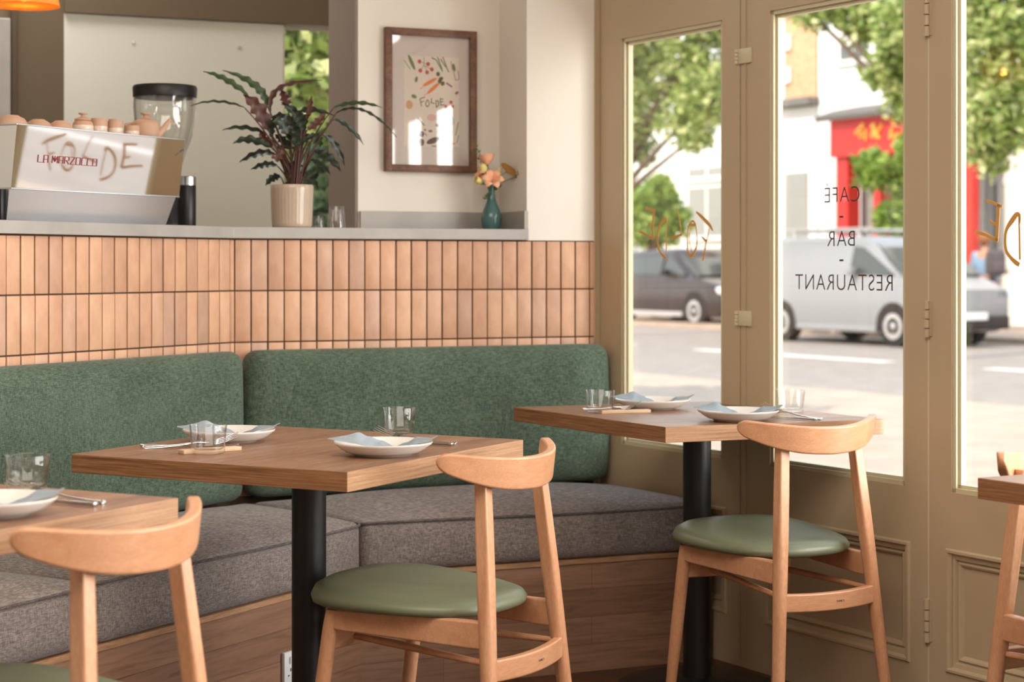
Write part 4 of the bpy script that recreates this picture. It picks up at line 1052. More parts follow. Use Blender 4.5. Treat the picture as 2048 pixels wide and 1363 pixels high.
flower('flower_bud', 996, 351, 'small green-yellow bud right in the teal vase', 'bud', .0, .95)
flower('yarrow', 1017, 340, 'flat mustard flower head leaning right in the teal vase', 'yarrow', .0, 1.0, (.5, -1.0, .9))
flower('yarrow', 1037, 352, 'smaller mustard flower head at the far right of the bouquet', 'yarrow', .0, .5, (.6, -1.0, .6))
flower('sprig', 950, 290, 'thin green sprig rising left over the picture frame', 'sprig', .0)
flower('sprig', 1000, 372, 'short leafy sprig at the neck of the teal vase', 'sprig', -.01)
flower('sprig', 972, 398, 'drooping green sprig left of the neck of the teal vase', 'sprig', -.02)

# ------------------------------------------------------------------ framed picture
yo = NICHE-.001
fx0, fx1 = Bx(771, yo-.02), Bx(953.5, yo-.02)
fz0 = zat(MB, fx0, yo, 342.5); fz1 = zat(MB, fx0, yo, 55)
MP = MB @ Matrix.Translation(((fx0+fx1)/2, yo, (fz0+fz1)/2)); FW, FH = fx1-fx0, fz1-fz0
root = empty('framed_picture', 'brown wood framed print of vegetables hanging beside the flowers', 'picture', mw=MP)
bm = bb(); ft = .0225; hw, hh = FW/2, FH/2
for (x0, x1, z0, z1) in ((-hw, -hw+ft, -hh, hh), (hw-ft, hw, -hh, hh), (-hw+ft, hw-ft, hh-ft, hh), (-hw+ft, hw-ft, -hh, -hh+ft)): box(bm, x0, x1, -.024, -.0005, z0, z1, .0012)
link('picture_frame', bm, 'frame_wood', parent=root, auto=30)
bm = bb(); box(bm, -hw+ft, hw-ft, -.008, -.0006, -hh+ft, hh-ft); link('mount', bm, 'paper', parent=root, smooth=False)
# coordinates measured on the print: crop pixels -> picture plane
def pp(x, y):
    px, py = 760+x/4.257, 40+y/4.257; X_ = Bx(px, yo-.01); return (X_-(fx0+fx1)/2, zat(MB, X_, yo-.01, py)-(fz0+fz1)/2)
px0, pz1 = pp(205, 300); px1, pz0 = pp(672, 1082)
bm = bb(); box(bm, px0, px1, -.0088, -.008, pz0, pz1); link('print_sheet', bm, 'print', parent=root, smooth=False)
pc = {k: simple('print_'+k, c, .8) for k, c in dict(green=(110, 128, 80), red=(196, 84, 60), orange=(232, 132, 72), dark=(92, 74, 66), pink=(222, 180, 176), mint=(160, 196, 180), tan=(206, 164, 120), olive=(92, 92, 52), wine=(150, 90, 104)).items()}
def pblob(bm, x, y, rx, ry, rot=0, n=20):
    c = pp(x, y); sx = (pp(x+10, y)[0]-c[0])/10; sz = -(pp(x, y+10)[1]-c[1])/10; vs = []
    for i in range(n):
        a = 2*PI*i/n; u_, v_ = rx*math.cos(a), ry*math.sin(a); X_ = u_*math.cos(rot)-v_*math.sin(rot); Y_ = u_*math.sin(rot)+v_*math.cos(rot)
        vs.append((c[0]+X_*sx, c[1]-Y_*sz))
    a_ = [bm.verts.new((p[0], -.0093, p[1])) for p in vs]; bm.faces.new(a_)
def pline(bm, pts, wd):
    k_ = (pp(110, 100)[0]-pp(100, 100)[0])/10
    P = [Vector((pp(*p)[0], -.0093, pp(*p)[1])) for p in pts]
    for a_, b_ in zip(P, P[1:]):
        t = (b_-a_).normalized(); s_ = Vector((-t.z, 0, t.x))*wd*k_/2; bm.faces.new([bm.verts.new(v_) for v_ in (a_+s_, b_+s_, b_-s_, a_-s_)])
def drawing(name, colr, fn):
    bm = bb(); fn(bm); link(name, bm, pc[colr], parent=root, smooth=False)
drawing('drawn_pea_pod', 'green', lambda b: (pblob(b, 270, 360, 14, 70, -.42), pline(b, [(205, 340), (260, 420)], 5)))
drawing('drawn_tomato_stalk', 'green', lambda b: (pline(b, [(375, 310), (375, 390)], 4), pline(b, [(340, 350), (375, 370), (410, 372)], 4), pline(b, [(345, 425), (375, 385), (440, 420)], 4), pline(b, [(378, 385), (402, 440)], 4)))
drawing('drawn_tomatoes', 'red', lambda b: [pblob(b, x, y, 16, 18) for x, y in ((337, 353), (410, 375), (442, 420), (402, 445), (344, 430))])
drawing('drawn_asparagus', 'green', lambda b: [pline(b, p, 9) for p in ([(440, 320), (480, 340), (535, 440)], [(490, 315), (530, 420)], [(535, 315), (585, 445)], [(515, 330), (560, 400)])])
drawing('drawn_bottle', 'wine', lambda b: (pline(b, [(625, 440), (645, 512), (675, 505), (665, 430)], 5), pline(b, [(605, 350), (618, 430)], 5)))
drawing('drawn_bottle_label', 'green', lambda b: pblob(b, 630, 405, 13, 35, -.2))
drawing('drawn_carrots', 'orange', lambda b: (pblob(b, 425, 528, 70, 15, -.55), pblob(b, 455, 580, 72, 15, -.75), pline(b, [(370, 570), (340, 585)], 5), pline(b, [(410, 620), (378, 640)], 5)))
drawing('drawn_carrot_tops', 'olive', lambda b: [pblob(b, x, y, 16, 20, r_) for x, y, r_ in ((495, 460, 0), (520, 500, 1), (535, 540, .5), (510, 520, .3))])
drawing('drawn_word', 'olive', lambda b: [pline(b, p, 7) for p in ([(355, 735), (340, 670), (385, 655)], [(348, 700), (375, 690)], [(400, 680), (388, 720), (405, 740), (422, 715), (410, 680), (400, 680)], [(440, 665), (436, 705), (465, 710)], [(478, 685), (480, 745), (500, 725), (498, 690), (478, 685)], [(540, 675), (512, 668), (518, 725), (550, 720)], [(515, 697), (538, 693)])])
drawing('drawn_chilli', 'wine', lambda b: (pline(b, [(565, 535), (615, 570)], 14), pblob(b, 655, 620, 18, 12, -.5)))
drawing('drawn_cherries', 'red', lambda b: [pblob(b, x, y, 14, 16) for x, y in ((562, 738), (605, 700), (618, 735))])
drawing('drawn_lemon', 'tan', lambda b: pblob(b, 250, 720, 30, 38))
drawing('drawn_leafy_lime', 'green', lambda b: (pblob(b, 290, 650, 24, 16, .4), pblob(b, 310, 505, 12, 26, .2)))
drawing('drawn_garlic', 'pink', lambda b: (pblob(b, 440, 830, 38, 30), pline(b, [(470, 830), (495, 800)], 6)))
drawing('drawn_jar', 'mint', lambda b: (pblob(b, 605, 860, 30, 42), pline(b, [(600, 780), (600, 830)], 10)))
drawing('drawn_spoon', 'dark', lambda b: pline(b, [(320, 832), (380, 898)], 8))
drawing('drawn_berries', 'wine', lambda b: (pblob(b, 505, 900, 34, 18, .3), pblob(b, 385, 935, 10, 8), pblob(b, 430, 945, 18, 10)))
drawing('drawn_moka_pot', 'dark', lambda b: (pblob(b, 350, 970, 26, 28), pblob(b, 350, 1040, 28, 34), pline(b, [(380, 960), (400, 985)], 6)))
drawing('drawn_squeezer', 'dark', lambda b: (pblob(b, 455, 1025, 62, 24, -.4), pline(b, [(440, 1070), (480, 1075)], 7)))
drawing('drawn_bread', 'tan', lambda b: pblob(b, 568, 990, 62, 24, -.75))
drawing('drawn_herbs', 'green', lambda b: (pline(b, [(668, 870), (645, 980)], 8), pline(b, [(655, 1050), (670, 980)], 6), pblob(b, 510, 895, 16, 9, -.6)))
drawing('drawn_pepper', 'red', lambda b: pline(b, [(530, 1078), (590, 1070), (640, 1048)], 8))
bm = bb(); box(bm, -hw+ft, hw-ft, -.014, -.0125, -hh+ft, hh-ft); link('picture_glass', bm, 'picture_glass', parent=root, smooth=False)

# ------------------------------------------------------------------ pendant lamp over the bar
LY = 4.9; lx = (47-CX)/F*LY; lz = HC+(CY-12)/F*LY
root = empty('pendant_lamp', 'amber glass pendant lamp glowing at the top left corner', 'lamp', loc=(lx, LY, lz))
bm = bb(); pr = [(.0975, 0), (.090, .03), (.078, .075), (.055, .12), (.028, .15), (.024, .17)]
lathe(bm, pr+[(r-.0018, z) for r, z in reversed(pr)], 56); link('lamp_shade', bm, 'amber', parent=root, auto=60)
bm = bb(); bmesh.ops.create_uvsphere(bm, u_segments=24, v_segments=16, radius=.030, matrix=Matrix.Translation((0, 0, .028))); link('bulb_glass', bm, thin_glass('bulb_glass_clear', (1, .9, .75, 1), 0, 1.5), parent=root)
bm = bb(); bmesh.ops.create_uvsphere(bm, u_segments=16, v_segments=10, radius=.013, matrix=Matrix.Translation((0, 0, .034))); link('filament', bm, 'bulb', parent=root)
light('lamp_light', 'POINT', (lx, LY, lz+.030), (0, 0, -1), 2.6, (1, .62, .28), shadow_soft_size=.012)
bm = bb(); lathe(bm, [(.014, .058), (.016, .10), (.020, .17), (.010, .19)], 20); link('bulb_holder', bm, 'black_plastic', parent=root)
bm = bb(); tube(bm, [(0, 0, .18), (0, 0, 3.045-lz)], .0025, 8); link('cord', bm, 'black_plastic', parent=root)

# ================================================================== THE STREET (axes: x along the front, y away from it)
def SX(px, dist): return ray_t(px, W2(MC, 0, dist), dC)
GZ = -.15
def smat(name, col, rough=.8, sc_=3, var=14):
    m = Mat(name, col, rough); m.color(m.ramp(m.noise(m.mapping((1, 1, 1)), sc_, 5), [(.3, tuple(max(0, c-var) for c in col)), (.7, tuple(min(255, c+var) for c in col))])); return m.m
M['pavement'] = smat('warm_paving', (172, 150, 130), .9, 2, 8); M['asphalt'] = smat('grey_asphalt', (146, 132, 120), .95, 4, 8)
M['white_line'] = simple('white_road_paint', (214, 208, 200), .8); M['render'] = simple('white_render', (226, 222, 214), .9)
m = Mat('yellow_brick', (190, 150, 110), .9); bt = m.n.new('ShaderNodeTexBrick'); bt.inputs['Scale'].default_value = 4; bt.inputs['Color1'].default_value = rgba((200, 156, 112)); bt.inputs['Color2'].default_value = rgba((178, 134, 96)); bt.inputs['Mortar'].default_value = rgba((206, 186, 160))
c2 = m.n.new('ShaderNodeCombineXYZ'); s2 = m.n.new('ShaderNodeSeparateXYZ'); m.l.new(m.tc.outputs['Object'], s2.inputs[0]); m.l.new(s2.outputs[0], c2.inputs[0]); m.l.new(s2.outputs[2], c2.inputs[1]); m.l.new(c2.outputs[0], bt.inputs['Vector']); m.color(bt.outputs['Color']); M['brick'] = m.m
M['dark_window'] = simple('dark_window_glass', (96, 98, 92), .1); M['red_wood'] = simple('red_lacquer', (196, 40, 30), .5); M['grey_roof'] = simple('grey_roof_tile', (112, 106, 100), .8)
M['gold_paint'] = simple('gold_sign_paint', (226, 168, 70), .4); M['grey_render'] = simple('grey_render', (150, 148, 140), .9)
def sbox(bm, x0, x1, y0, y1, z0, z1, mat=0, bevel=0):
    return box(bm, x0, x1, y0, y1, z0, z1, bevel, mat)
bm = bb(); box(bm, -30, 30, .13, 8.3, GZ-.3, GZ+.12); o = link('pavement', bm, 'pavement', smooth=False, mw=MC); struct(o)
bm = bb(); box(bm, -40, 40, 8.3, 19.3, GZ-.3, GZ); struct(link('road', bm, 'asphalt', smooth=False, mw=MC))
bm = bb(); box(bm, -40, 40, 19.3, 60, GZ-.3, GZ+.10); struct(link('pavement_far', bm, 'pavement', smooth=False, mw=MC))
bm = bb(); x = -36
while x < 30: box(bm, x, x+4.2, 13.6, 13.85, GZ, GZ+.006); x += 6
struct(link('road_marking', bm, 'white_line', smooth=False, mw=MC))
FARD = 24.0
def fz(px, py, d=FARD): x = SX(px, d); return zat(MC, x, d, py)
# white stucco house opposite
MH = MC
def house(name, label, x0, x1, d, h, mat, windows=(), cat='building', extra=None, wm='dark_window'):
    rt = empty(name, label, cat, mw=MC)
    bm = bb(); box(bm, x0, x1, d, d+8, GZ+.1, h); link('facade', bm, mat, parent=rt, smooth=False)
    for (a, b, z0, z1) in windows:
        bm = bb(); box(bm, a, b, d-.03, d+.05, z0, z1); wo = link('window', bm, wm, parent=rt, smooth=False)
        bm = bb(); box(bm, a-.12, b+.12, d-.10, d-.0305, z0-.14, z0-.02); box(bm, (a+b)/2-.03, (a+b)/2+.03, d-.05, d-.0305, z0, z1); link('sill', bm, 'render', parent=wo, smooth=False)
    bm = bb(); box(bm, x0, x1, d-.25, d-.001, h-.35, h); link('cornice', bm, 'render', parent=rt, smooth=False)
    return rt
xa, xb = SX(1150, FARD), SX(1560, FARD)
house('white_house', 'white rendered house behind the trees and the parked dark car', xa-16, SX(1560, FARD)-.05, FARD, 6.2, 'render',
      [(SX(1378, FARD), SX(1440, FARD)+.3, fz(1410, 470), fz(1410, 375)), (SX(1378, FARD), SX(1440, FARD)+.3, fz(1410, 352), fz(1410, 335)), (SX(1300, FARD)-1, SX(1340, FARD)-.6, 1.0, 3.0)], wm='grey_render')
rt = empty('brick_house', 'tall yellow brick house with white corner blocks across the street', 'building', mw=MC)
x0, x1 = SX(1560, FARD), SX(1634, FARD)
bm = bb(); box(bm, x0, x1, FARD, FARD+8, fz(1590, 205), 11); link('brick_wall', bm, 'brick', parent=rt, smooth=False)
bm = bb(); box(bm, x0, x1+.02, FARD-.02, FARD+8, GZ+.1, fz(1590, 216)); link('ground_floor', bm, 'render', parent=rt, smooth=False)
bm = bb(); box(bm, x0-.1, x1+.1, FARD-.35, FARD-.021, fz(1590, 214), fz(1590, 200)); link('string_course', bm, 'grey_roof', parent=rt, smooth=False)
bm = bb(); z = fz(1590, 198); kx = 0
while z < 10.5: box(bm, x0-.05, x0+(.42 if kx % 2 else .22), FARD-.08, FARD-.001, z, z+.36, .02); z += .38; kx += 1
link('corner_block', bm, 'render', parent=rt, smooth=False)
bm = bb(); box(bm, SX(1573, FARD), SX(1618, FARD), FARD-.06, FARD-.021, GZ+.2, fz(1600, 345)); link('shop_window', bm, 'grey_render', parent=rt, smooth=False)
house('white_terrace', 'tall white terrace house above the red shop front', x1+.05, SX(1900, FARD), FARD, 11, 'render', [(SX(1682, FARD), SX(1735, FARD), fz(1700, 118), fz(1700, 90)), (SX(1760, FARD), SX(1800, FARD), fz(1780, 118), fz(1780, 60))])
house('pale_terrace', 'pale terrace houses seen behind the tree on the right', SX(1900, FARD)+.05, SX(2400, FARD), FARD, 8, 'render', [(SX(1990, FARD), SX(2010, FARD), 1.2, 2.8), (SX(2080, FARD), SX(2120, FARD), 1.2, 3)], wm='grey_render')
# red restaurant front
SD_ = FARD-1.3
rt = empty('red_shop_front', 'red shop front with tiled canopy and gold sign across the street', 'shop front', mw=MC)
zz_ = lambda px, py: fz(px, py, SD_)
x0, x1 = SX(1660, SD_), SX(1925, SD_)
bm = bb(); box(bm, x0, x1, SD_, SD_+1.25, zz_(1740, 309), zz_(1740, 232)); link('sign_board', bm, 'red_wood', parent=rt, smooth=False)
bm = bb(); rows = 26
for i in range(rows):
    xx = x0-.15+(x1-x0+.3)*i/(rows-1)
    tube(bm, [(xx, SD_+1.0, zz_(1740, 204)), (xx, SD_+.2, zz_(1740, 218)), (xx, SD_-.25, zz_(1740, 231))], .07, 8)
link('roof_tiles', bm, 'grey_roof', parent=rt)
bm = bb()
for pa, pb in ((1665, 1688), (1740, 1753), (1812, 1830), (1905, 1925)): box(bm, SX(pa, SD_), SX(pb, SD_), SD_+.1, SD_+.45, GZ+.1, zz_(1740, 309)-.001)
link('pillar', bm, 'red_wood', parent=rt, smooth=False)
bm = bb(); box(bm, x0+.2, x1-.2, SD_+.7, SD_+.8, GZ+.1, zz_(1740, 311)); link('shop_window', bm, 'grey_render', parent=rt, smooth=False)
bm = bb(); rr = random.Random(5); xx = SX(1712, SD_)
while xx < x1-.5:                                                      # brushed gold sign characters, unreadable from here
    w_ = .34; zc = zz_(1740, 264); h_ = .42
    for k in range(4):
        a = (xx+rr.uniform(0, w_), zc+rr.uniform(-h_/2, h_/2)); b = (xx+rr.uniform(0, w_), zc+rr.uniform(-h_/2, h_/2)); tube(bm, [(a[0], SD_-.02, a[1]), (b[0], SD_-.02, b[1])], .035, 5)
    xx += .5
link('sign_writing', bm, 'gold_paint', parent=rt)

# street trees
def tree(name, label, px, dist, base_r, blobs, trunk_top, leafc, n=5200, ls=.12, seed=1, group='trees along the street'):
    """blobs: (px, py, radius px) crown lumps measured against the crown's own distance"""
    rt = empty(name, label, 'tree', mw=MC); rr = random.Random(seed)
    x = SX(px, dist); Ypx = (MC @ Vector((x, dist, 0))).y
    bm = bb(); tube(bm, [(x, dist, GZ), (x+.05, dist, trunk_top*.5), (x-.05, dist, trunk_top)], [base_r, base_r*.8, base_r*.6], 12)
    B = []
    for (bx, by, br) in blobs:
        cx2 = SX(bx, dist); Y2 = (MC @ Vector((cx2, dist, 0))).y; B.append((Vector((cx2, dist+rr.uniform(-.5, .5), HC+(CY-by)/F*Y2)), br/F*Y2))
    for c, r in B: tube(bm, bez((x-.05, dist, trunk_top-.1), (x+(c.x-x)*.3, dist, trunk_top+.4*(c.z-trunk_top)), c, 6), [base_r*.5, base_r*.45, base_r*.35, base_r*.28, base_r*.2, base_r*.1], 7)
    link('trunk', bm, M['bark'], parent=rt)
    bm = bb(); tot = sum(r**2 for _, r in B)
    for c, r in B:
        for _ in range(int(n*r*r/tot)):
            d = Vector((rr.gauss(0, 1), rr.gauss(0, 1), rr.gauss(0, 1))).normalized(); p = c+d*r*(rr.random()**.4)
            p += Vector((rr.gauss(0, .05), rr.gauss(0, .05), rr.gauss(0, .05)))
            t = Vector((rr.gauss(0, 1), rr.gauss(0, 1), rr.gauss(0, .5))).normalized(); s_ = t.cross(Vector((rr.gauss(0, 1), rr.gauss(0, 1), rr.gauss(0, 1)))).normalized(); L = ls*rr.uniform(.6, 1.3)
            bm.faces.new([bm.verts.new(v_) for v_ in (p-t*L, p+s_*L*.55, p+t*L, p-s_*L*.55)])
    link('foliage', bm, leafc, parent=rt, smooth=False)
M['bark'] = simple('tree_bark', (96, 78, 62), .9)
def folmat(name, a, b, c):
    m = Mat(name, a, .55); g = m.n.new('ShaderNodeNewGeometry')
    colr = m.ramp(g.outputs['Random Per Island'], [(0, a), (.6, b), (1, c)]); m.color(colr)
    tr = m.n.new('ShaderNodeBsdfTranslucent'); m.l.new(colr, tr.inputs[0]); mx = m.n.new('ShaderNodeMixShader'); mx.inputs[0].default_value = .35
    out = m.n['Material Output']; m.l.new(m.b.outputs[0], mx.inputs[1]); m.l.new(tr.outputs[0], mx.inputs[2]); m.l.new(mx.outputs[0], out.inputs[0]); return m.m
F1 = folmat('summer_foliage', (112, 134, 62), (158, 172, 92), (220, 218, 156)); F2 = folmat('bright_foliage', (112, 142, 56), (152, 176, 72), (190, 200, 110))
tree('street_tree', 'big leafy street tree filling the left glass pane', 1222, 15.5, .16, [(1290, 60, 80), (1390, 70, 80), (1330, 160, 80), (1430, 190, 75), (1270, 220, 70), (1370, 240, 60), (1290, 10, 90), (1430, -10, 90), (1230, 130, 90), (1260, 300, 35), (1430, 275, 35)], 2.3, F1, 10000, .085, 11)
tree('small_tree', 'bright bushy young tree behind the dark parked car', 1308, 21.8, .07, [(1310, 400, 48), (1290, 450, 50), (1330, 440, 45), (1345, 375, 28), (1275, 400, 40)], 1.3, F2, 3200, .10, 12)
tree('street_tree', 'street tree reaching across the top of the middle and right panes', 1888, 15.0, .17, [(1660, 10, 55), (1720, 20, 70), (1790, 50, 65), (1760, 110, 40), (1805, 140, 45), (1860, 60, 90), (1950, 60, 90), (2030, 100, 90), (1960, 190, 80), (2040, 230, 80), (1930, 260, 60), (2010, 300, 50), (1620, 10, 30), (1840, 200, 60), (1700, -40, 80), (2000, -40, 120)], 2.6, F1, 13500, .085, 13)
tree('small_tree', 'bright young tree in front of the red shop', 1800, 19.6, .06, [(1780, 340, 42), (1800, 395, 38), (1830, 350, 55), (1760, 365, 22), (1800, 440, 35), (1850, 300, 40)], 1.2, F2, 3200, .09, 14)
# garden beyond the back window
MG = MB
def gtree(name, label, x, y, blobs, mat, n, ls, seed):
    rt = empty(name, label, 'tree', mw=MB); rr = random.Random(seed); bm = bb()
    zt9 = min(2.2, min(b[2] for b in blobs)); tube(bm, [(x, y, GZ), (x, y, zt9)], [.12 if zt9 > 1.6 else .03, .07 if zt9 > 1.6 else .02], 10); link('trunk', bm, 'bark', parent=rt); bm = bb()
    for (cx2, cy2, cz2, r) in blobs:
        for _ in range(int(n/len(blobs))):
            d = Vector((rr.gauss(0, 1), rr.gauss(0, 1), rr.gauss(0, 1))).normalized(); p = Vector((cx2, cy2, cz2))+d*r*(rr.random()**.45)
            t = Vector((rr.gauss(0, 1), rr.gauss(0, 1), rr.gauss(0, .5))).normalized(); s_ = t.cross(Vector((rr.gauss(0, 1), rr.gauss(0, 1), rr.gauss(0, 1)))).normalized(); L = ls*rr.uniform(.6, 1.3)
            bm.faces.new([bm.verts.new(v_) for v_ in (p-t*L, p+s_*L*.55, p+t*L, p-s_*L*.55)])
    link('foliage', bm, mat, parent=rt, smooth=False)
gx = lambda px, off: Bx(px, off)
gtree('garden_tree', 'sunlit tree seen through the bar window behind the plant', gx(610, 6), 6, [(gx(650, 6), 6, 3.0, .6), (gx(655, 6.2), 6.2, 1.6, .6), (gx(585, 6), 6, 3.1, .75), (gx(650, 6), 6, 2.3, .7), (gx(600, 6.4), 6.4, 2.2, .6), (gx(640, 6), 6, 3.6, .7), (gx(560, 6), 6, 2.4, .6)], F1, 6000, .08, 21)
F3 = folmat('dark_hedge_foliage', (44, 62, 34), (66, 86, 48), (96, 110, 66))
gtree('garden_tree', 'darker garden tree further back through the window behind the plant', gx(600, 8), 8, [(gx(560, 8), 8, 1.6, 1.0), (gx(640, 8), 8, 1.4, 1.0), (gx(700, 8), 8, 2.6, 1.0), (gx(600, 8), 8, 3.3, 1.1)], F2, 7000, .10, 23)
gtree('garden_shrub', 'dark leafy shrub low in the window beside the plant pot', gx(655, 3.2), 3.2, [(gx(655, 3.2), 3.2, 1.35, .22), (gx(665, 3.2), 3.2, 1.55, .18), (gx(640, 3.4), 3.4, 1.25, .2)], F3, 900, .07, 22)

# ------------------------------------------------------------------ vehicles
M['van_paint'] = simple('silver_white_paint', (140, 140, 140), .22); M['car_paint'] = simple('dark_grey_paint', (58, 50, 48), .18); M['car_glass'] = simple('tinted_glass', (70, 76, 74), .06)
M['tyre'] = simple('black_tyre', (38, 34, 32), .85); M['alloy'] = simple('alloy_wheel', (196, 190, 184), .3, metal=.6); M['plate_white'] = simple('white_number_plate', (232, 230, 224), .5); M['lamp'] = simple('clear_headlamp', (222, 226, 228), .08)
def smoothstep(a, b, x): t = max(0, min(1, (x-a)/(b-a))); return t*t*(3-2*t)
def vehicle(name, label, cat, x_front_wheel, near_y, wb, wr, roof, hood, ws0, ws1, front, rear, width, paint, rack=False, van=False, mono=0):
    """x grows towards the nose (along the street); near_y is the side nearest to us"""
    rt = empty(name, label, cat, mw=MC @ Matrix.Translation((x_front_wheel, near_y, GZ)))
    X0, X1 = -wb-rear, front; n = 60; rings = []
    for i in range(n+1):
        x = X0+(X1-X0)*i/n
        belt = hood+.02
        if x > ws0: top = hood-(x-ws0)/(X1-ws0)*.20
        elif x > ws1: top = roof+(hood-roof)*smoothstep(ws1, ws0, x)**.9
        else: top = roof if van else roof-.10*smoothstep(ws1, X0, x)
        if not van and x < X0+.7: top = roof-.12-(1-(x-X0)/.7)**2*.55
        nose = 1-.10*smoothstep(X1-.5, X1, x)-.0; tail = 1-.04*smoothstep(X0+.3, X0, x)
        k = nose*tail; bot = .22+.08*smoothstep(X1-.4, X1, x)
        if i in (0, n): top = min(top, hood-.1) if i == n else top-.05; bot += .08; k *= .97
        beltz = min(hood*.98, top-.02); wt = .80 if not van else .88
        yc = width/2; w2 = width/2*k
        tw = w2*(wt if top > hood+.1 else .93)
        pts = [(-w2*.96, bot), (-w2, bot+.15), (-w2, beltz-.15), (-w2*.97, beltz), (-tw, max(top-.08, beltz+.01)), (-tw*.9, top), (tw*.9, top), (tw, max(top-.08, beltz+.01)), (w2*.97, beltz), (w2, beltz-.15), (w2, bot+.15), (w2*.96, bot)]
        rings.append([Vector((x, yc+p[0], p[1])) for p in pts])
    bm = bb(); loft(bm, rings); link('body', bm, paint, parent=rt, auto=50)
    def yat(z, side=-1, off=.012):
        t = (z-hood)/(roof-hood); wt = .80 if not van else .88; return width/2+side*(width/2*(.97+(wt-.97)*max(0, min(1, t)))+off)
    def sidewin(xs, side):
        bm = bb(); a = []; b = []
        for x, z in xs: a.append(bm.verts.new((x, yat(z, side, .014), z))); b.append(bm.verts.new((x, yat(z, side, -.03), z)))
        bm.faces.new(a); bm.faces.new(b)
        for i in range(len(a)): bm.faces.new((a[i], a[(i+1) % len(a)], b[(i+1) % len(a)], b[i]))
        link('side_window', bm, 'car_glass', parent=rt, smooth=False)
    for side in (-1, 1):
        if van: sidewin([(-1.05, hood+.03), (ws0-.28, hood+.03), (ws1-.02, roof-.18), (-.98, roof-.16)], side)
        else:
            sidewin([(-wb*.42, hood+.04), (ws0-.35, hood+.04), (ws1-.05, roof-.14), (-wb*.40, roof-.13)], side); sidewin([(-wb*.98, hood+.05), (-wb*.46, hood+.04), (-wb*.44, roof-.14), (-wb*.92, roof-.20)], side)
    bm = bb(); zA, zB = hood+.04, roof-.12; xA, xB = ws0-.02, ws1+.16
    yy = lambda z, s_: yat(z, s_, -.07)
    q_ = [(xA+.03, yy(zA, -1), zA), (xA+.03, yy(zA, 1), zA), (xB+.03, yy(zB, 1), zB+.02), (xB+.03, yy(zB, -1), zB+.02)]
    v0 = [bm.verts.new(p) for p in q_]; v1 = [bm.verts.new((p[0]-.08, p[1], p[2]-.05)) for p in q_]; bm.faces.new(v0); bm.faces.new(v1)
    for i in range(4): bm.faces.new((v0[i], v0[(i+1) % 4], v1[(i+1) % 4], v1[i]))
    link('windscreen', bm, 'car_glass', parent=rt, smooth=False)
    for wx in (0, -wb):
        for wy, s_ in ((.02, -1), (width-.02, 1)):
            bm = bb(); R = wr; rg = []
            for yy_, r in ((-.11, R*.86), (-.10, R), (.10, R), (.11, R*.86)): rg.append([Vector((wx+r*math.cos(2*PI*i/28), wy-s_*.10+yy_*1.0, R+r*math.sin(2*PI*i/28))) for i in range(28)])
            loft(bm, rg); wo = link('wheel', bm, 'tyre', parent=rt)
            bm = bb(); r0 = R*.66; rg = []
            y1_ = wy+s_*.012
            for yy_, r in ((y1_, r0), (y1_+s_*.02, r0*.96), (y1_+s_*.012, r0*.3), (y1_+s_*.03, r0*.18)): rg.append([Vector((wx+r*math.cos(2*PI*i/28), yy_, R+r*math.sin(2*PI*i/28))) for i in range(28)])
            loft(bm, rg); link('hub_cap', bm, 'alloy', parent=wo)
    bm = bb()
    for wx in (0, -wb):
        rg = []
        for yy_ in (-.008, .03): rg.append([Vector((wx+wr*1.16*math.cos(PI*i/20), yy_, wr+wr*1.16*math.sin(PI*i/20))) for i in range(21)]+[Vector((wx-wr*1.16, yy_, .22)), Vector((wx+wr*1.16, yy_, .22))])
        loft(bm, rg)
    link('wheel_arch', bm, 'tyre', parent=rt, smooth=False)
    bm = bb(); box(bm, X1-.12, X1+.03, .10, width-.10, .28, .50, .03); link('bumper', bm, 'tyre' if van else paint, parent=rt)
    bm = bb(); box(bm, X1+.03, X1+.045, width/2-.28, width/2+.28, .44, .56); link('number_plate', bm, 'plate_white', parent=rt, smooth=False)
    bm = bb()
    for yy_ in (.06, width-.40): box(bm, X1-.28, X1+.0, yy_, yy_+.34, hood-.36, hood-.20, .04)
    link('headlamp', bm, 'lamp', parent=rt)
    bm = bb(); box(bm, -.95, -.82, -.16, .0, hood+.02, hood+.16, .03); link('wing_mirror', bm, paint if van else 'tyre', parent=rt)
    bm = bb(); box(bm, -wb+wr*1.2, -wr*1.2, -.006, .05, .22, .32, .01); link('sill', bm, 'alloy' if not van else paint, parent=rt)
    if rack:
        bm = bb()
        for x in (-2.6, -1.8, -1.0, -.2-.6): tube(bm, [(x, .15, roof+.10), (x, width-.15, roof+.10)], .025, 8)
        for yy_ in (.18, width-.18):
            tube(bm, [(-2.8, yy_, roof+.12), (-.7, yy_, roof+.12)], .025, 8)
            for x in (-2.6, -1.0): tube(bm, [(x, yy_, roof-.02), (x, yy_, roof+.11)], .02, 6)
        link('roof_rack', bm, 'alloy', parent=rt)
    return rt
VD = 16.9
vehicle('van', 'silver-white van with roof rack parked across the street', 'van', SX(1786, VD), VD, 2.75, .33, 1.78, 1.12, .25, -.75, .85, .75, 1.80, 'van_paint', rack=True, van=True)
CDN = 20.2-.6
vehicle('parked_car', 'dark estate car parked beyond the left glass pane', 'car', SX(1388, CDN), CDN, 2.7, .35, 1.66, 1.06, .05, -.95, .90, .85, 1.85, 'car_paint')

